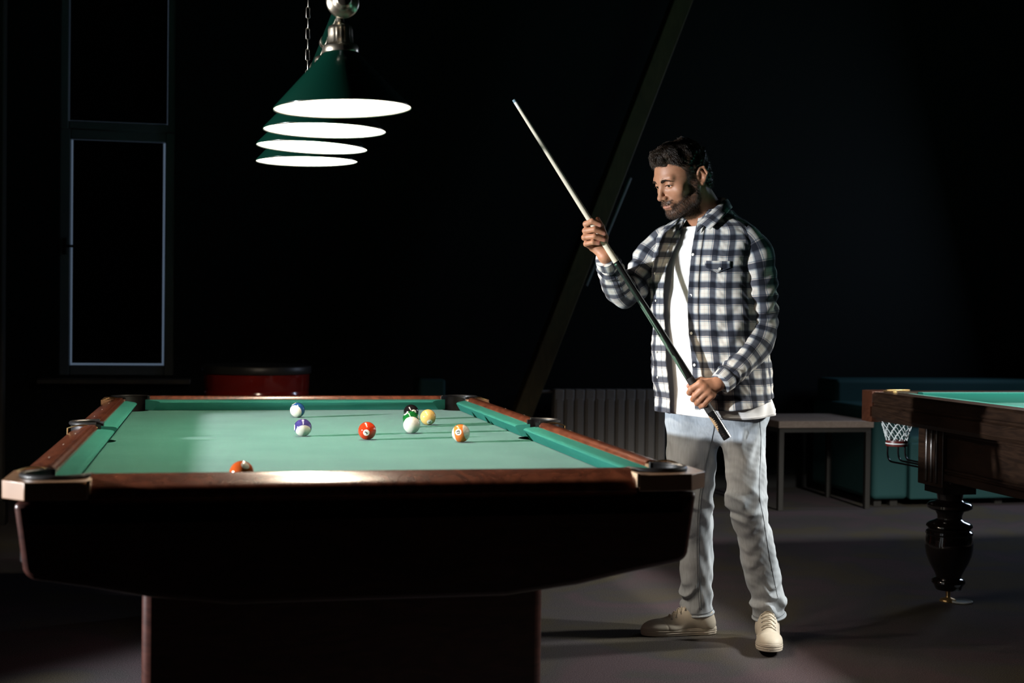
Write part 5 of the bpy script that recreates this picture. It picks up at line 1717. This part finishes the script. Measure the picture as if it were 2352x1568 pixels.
seam([(1646, 955), (1640, 985), (1630, 1030), (1620, 1080), (1610, 1150), (1606, 1230), (1607, 1310), (1609, 1360), (1611, 1400)])
seam([(1641, 960), (1637, 1000), (1627, 1040), (1616, 1085), (1605, 1150), (1601, 1230), (1602, 1310), (1604, 1360), (1606, 1400)], .0008)
seam([(1744, 945), (1748, 1010), (1746, 1070), (1744, 1110), (1746, 1150), (1754, 1190), (1763, 1250), (1776, 1320), (1787, 1375)], .0010)
def hem_ring(Q, dz=.0):
    n = Q[-1, :3] - Q[-9, :3]; n /= np.linalg.norm(n)
    c = Q[-1, :3] - n * dz
    a = np.cross(n, V3(0, 1, 0)); a /= np.linalg.norm(a); b = np.cross(n, a)
    P3 = []
    for t in np.linspace(0, 2 * math.pi, 60, endpoint=False):
        d = a * math.cos(t) + b * math.sin(t)
        r = .10
        for _ in range(30):
            r -= float(sd_jeans((c + d * r)[None].astype(f32))[0]) * .8
        P3.append(c + d * (r + .0002))
    return P3
for Q in (QL, QR):
    o = MB().tube([tuple(a) for a in hem_ring(Q, .005)], .0040, 8, closed=True).build('hem', M['denim'], jeans, sharp=180)
    MB().tube([tuple(a) for a in hem_ring(Q, .016)], .0010, 6, closed=True).build('hem_stitching', M['denim_dark'], o, sharp=180)

# ---- shoes
M['shoe'] = simple('off_white_leather', (.62, .565, .47), .55, spec=.35, bump=(160, .1))
M['rubber'] = simple('cream_rubber_sole', (.60, .54, .45), .6)
M['lace'] = simple('cream_lace', (.62, .57, .48), .85)
M['eyelet'] = simple('steel_eyelet', (.5, .5, .5), .25, metal=1.0)
def sd_shoe(p):
    d = s_cone(p, (.041, 0, .036), (.052, 0, .074), .036, .033)
    d = smin(d, s_cone(p, (.060, 0, .050), (.115, 0, .052), .040, .040), .03)
    d = smin(d, s_ell(p, (.190, .002, .027), (.080, .0455, .032)), .03)
    d = smin(d, s_ell(p, (.238, .0, .023), (.047, .040, .022)), .02)
    d = smin(d, s_cone(p, (.080, 0, .100), (.178, 0, .044), .026, .018), .02)
    # toe cap seam, facing edges
    d = d + .0016 * np.exp(-((p[:, 0] - .214 + p[:, 1] ** 2 * 9) / .0022) ** 2)
    fac = np.abs(p[:, 1]) - f32(.0165)
    d = d + .0012 * np.exp(-(fac / .0018) ** 2) * ((p[:, 0] > .10) & (p[:, 0] < .185))
    d = smax(d, (p[:, 2] - f32(.118)), .004)
    return smax(d, f32(.020) - p[:, 2], .003)
sv_, sf_ = surface_net(sd_shoe, (-.02, -.07, .0), (.31, .07, .14), .0028)
def sole_outline(k=0.0):
    xs = np.concatenate([np.linspace(0, math.pi, 60)])
    top = []
    for t in xs:
        x = .1435 - .1435 * math.cos(t)
        w = np.interp(x, [0, .004, .012, .04, .10, .15, .20, .235, .258, .272, .281, .2855, .287], [0, .014, .024, .0355, .0365, .041, .0455, .0440, .0375, .0295, .0200, .0110, 0])
        top.append((x, w))
    o = [(x, w + k) for x, w in top] + [(x, -w - k) for x, w in top[::-1][1:-1]]
    return o
def make_shoe(name_parent):
    e = mesh_obj('sneaker', sv_, sf_, M['shoe'], name_parent, sharp=180)
    b = MB().prism(sole_outline(.001), 0, .026)
    s_ = b.build('sole', M['rubber'], e, bevel=.0025, sharp=40); fix_normals(s_)
    for z in (.0185, .0105):
        MB().tube([(x, y, z) for x, y in sole_outline(.0012)], .0013, 5, closed=True).build('foxing_line', M['rubber'], s_, sharp=180)
    g = MB()
    for i, x in enumerate(np.linspace(.108, .178, 5)):
        def top(yy, xx):
            z = .16
            for _ in range(40): z -= float(sd_shoe(np.array([[xx, yy, z]], f32))[0]) * .9
            return z
        ys = np.linspace(-.021, .021, 9)
        pts = [(x, y, top(y, x) + .0024) for y in ys]
        lc = MB().tube(pts, .0027, 6); lc.build('lace', M['lace'], e, sharp=180)
        if i < 4:
            x2 = x + .0175
            MB().tube([(x + (x2 - x) * t, -.021 + .042 * t, top(-.021 + .042 * t, x + (x2 - x) * t) + .0022) for t in np.linspace(0, 1, 9)], .0022, 6).build('lace', M['lace'], e, sharp=180)
        for y in (-.023, .023):
            MB().tube([(x + .0032 * math.cos(a), y + .0032 * math.sin(a) * .6, top(y, x) + .0008 - (abs(y + .0032 * math.sin(a) * .6) - .023) * .7) for a in np.linspace(0, 2 * math.pi, 12, endpoint=False)], .0011, 5, closed=True).build('eyelet', M['eyelet'], e, sharp=180)
    return e
def place_shoe(o, heel, toe, pitch=0.0, roll=0.0):
    heel = Vector(heel); d = Vector(toe) - heel; d.z = 0; d.normalize()
    rz = math.atan2(d.y, d.x)
    o.matrix_world = Matrix.Translation(heel) @ Matrix.Rotation(rz, 4, 'Z') @ Matrix.Rotation(-pitch, 4, 'Y') @ Matrix.Rotation(roll, 4, 'X')
shoeL = make_shoe(person)
ftoe = at_z(1769, 1500, 0.018)
place_shoe(shoeL, (ftoe[0] + .040, ftoe[1] + .285, .001), (ftoe[0], ftoe[1], 0), math.radians(4))
shoeR = make_shoe(person)
rh = at_z(1640, 1449, 0.0); rt = at_z(1482, 1452, 0.0)
place_shoe(shoeR, (rh[0] + .004, rh[1] - .028, .001), (rt[0], rt[1] - .035, 0))

# ================================================================== cue
M['maple'] = simple('pale_maple_shaft', (.66, .60, .48), .3, coat=.3)
M['cue_black'] = simple('black_lacquered_butt', (.010, .010, .010), .15, coat=.6)
M['cue_wrap'] = simple('dark_grip_wrap', (.020, .020, .020), .6, bump=(600, .3))
M['cue_green'] = simple('grey_green_inlay', (.085, .14, .105), .22, coat=.5)
M['cue_pale'] = simple('pale_tan_inlay', (.38, .26, .15), .4)
M['chalk'] = simple('blue_chalked_tip', (.20, .30, .36), .9)
M['steel'] = simple('polished_steel', (.65, .65, .62), .2, metal=1.0)
M['ferrule'] = simple('ivory_ferrule', (.78, .76, .70), .3)
def fr(py): return (py - 229) / 777.0 * CUE_LEN
cue = bpy.data.objects.new('pool_cue', None); cue.empty_display_size = .05; C.objects.link(cue)
tag(cue, 'pool cue with pale shaft and black butt held by the man', 'cue')
qz = Vector(CUE_D).to_track_quat('Z', 'Y')
cue.matrix_world = Matrix.Translation(Vector(CUE_TIP)) @ qz.to_matrix().to_4x4()
def seg(name, s0, s1, mat, parent=cue, extra=0.0, n=2):
    ss = np.linspace(s0, s1, n)
    prof = [(cue_r(s) + extra, s) for s in ss]
    return MB().lathe(prof, 28).build(name, mat, parent, sharp=40)
seg('tip', 0.0, .011, M['chalk'], n=3)
seg('ferrule', .011, .036, M['ferrule'])
shaft = seg('shaft', .036, fr(603), M['maple'], n=8)
jt = seg('joint', fr(603), fr(612), M['cue_black'], extra=.0004)
seg('joint_ring', fr(606), fr(608.5), M['steel'], jt, extra=.0009)
butt = seg('butt', fr(612), fr(868), M['cue_black'], n=6)
wrap = seg('grip', fr(868), fr(945), M['cue_wrap'], extra=.0003)
sleeve = seg('butt_sleeve', fr(945), fr(994), M['cue_black'])
cap = seg('butt_cap', fr(994), fr(1006), M['cue_black'], extra=.0003)
for y in (993, 997): seg('ring', fr(y), fr(y + 1.2), M['steel'], cap, extra=.0007)
def inlay(s0, s1, a0, half, mat, parent, shape='point'):
    n = 24; m = 7; v = []
    for i in range(n):
        t = i / (n - 1); s = s0 + (s1 - s0) * t
        if shape == 'point': w = half * (1 - t) ** .8 * min(1, t * 8 + .15)
        else: w = half * math.sin(math.pi * t) ** .7 * (1 + .35 * math.sin(i * 2.4))
        for j in range(m):
            a = a0 + w * (2 * j / (m - 1) - 1); r = cue_r(s) + .00035
            v.append((r * math.cos(a), r * math.sin(a), s))
    f = [(i * m + j, i * m + j + 1, (i + 1) * m + j + 1, (i + 1) * m + j) for i in range(n - 1) for j in range(m - 1)]
    return mesh_obj('inlay', v, f, mat, parent, sharp=180)
# angle on the cue that faces the camera and its left
ql = qz.inverted() @ Vector((-.75, -.6, -.1)); al = math.atan2(ql.y, ql.x)
for a, s0, s1, h in ((.35, 700, 800, .42), (-.35, 690, 795, .30), (.05, 770, 836, .5), (.05, 812, 868, .62), (2.2, 700, 868, .6), (-2.2, 700, 868, .6)):
    inlay(fr(s0), fr(s1), al + a, h, M['cue_green'], butt)
inlay(fr(950), fr(986), al + .45, .85, M['cue_pale'], sleeve, 'leaf')
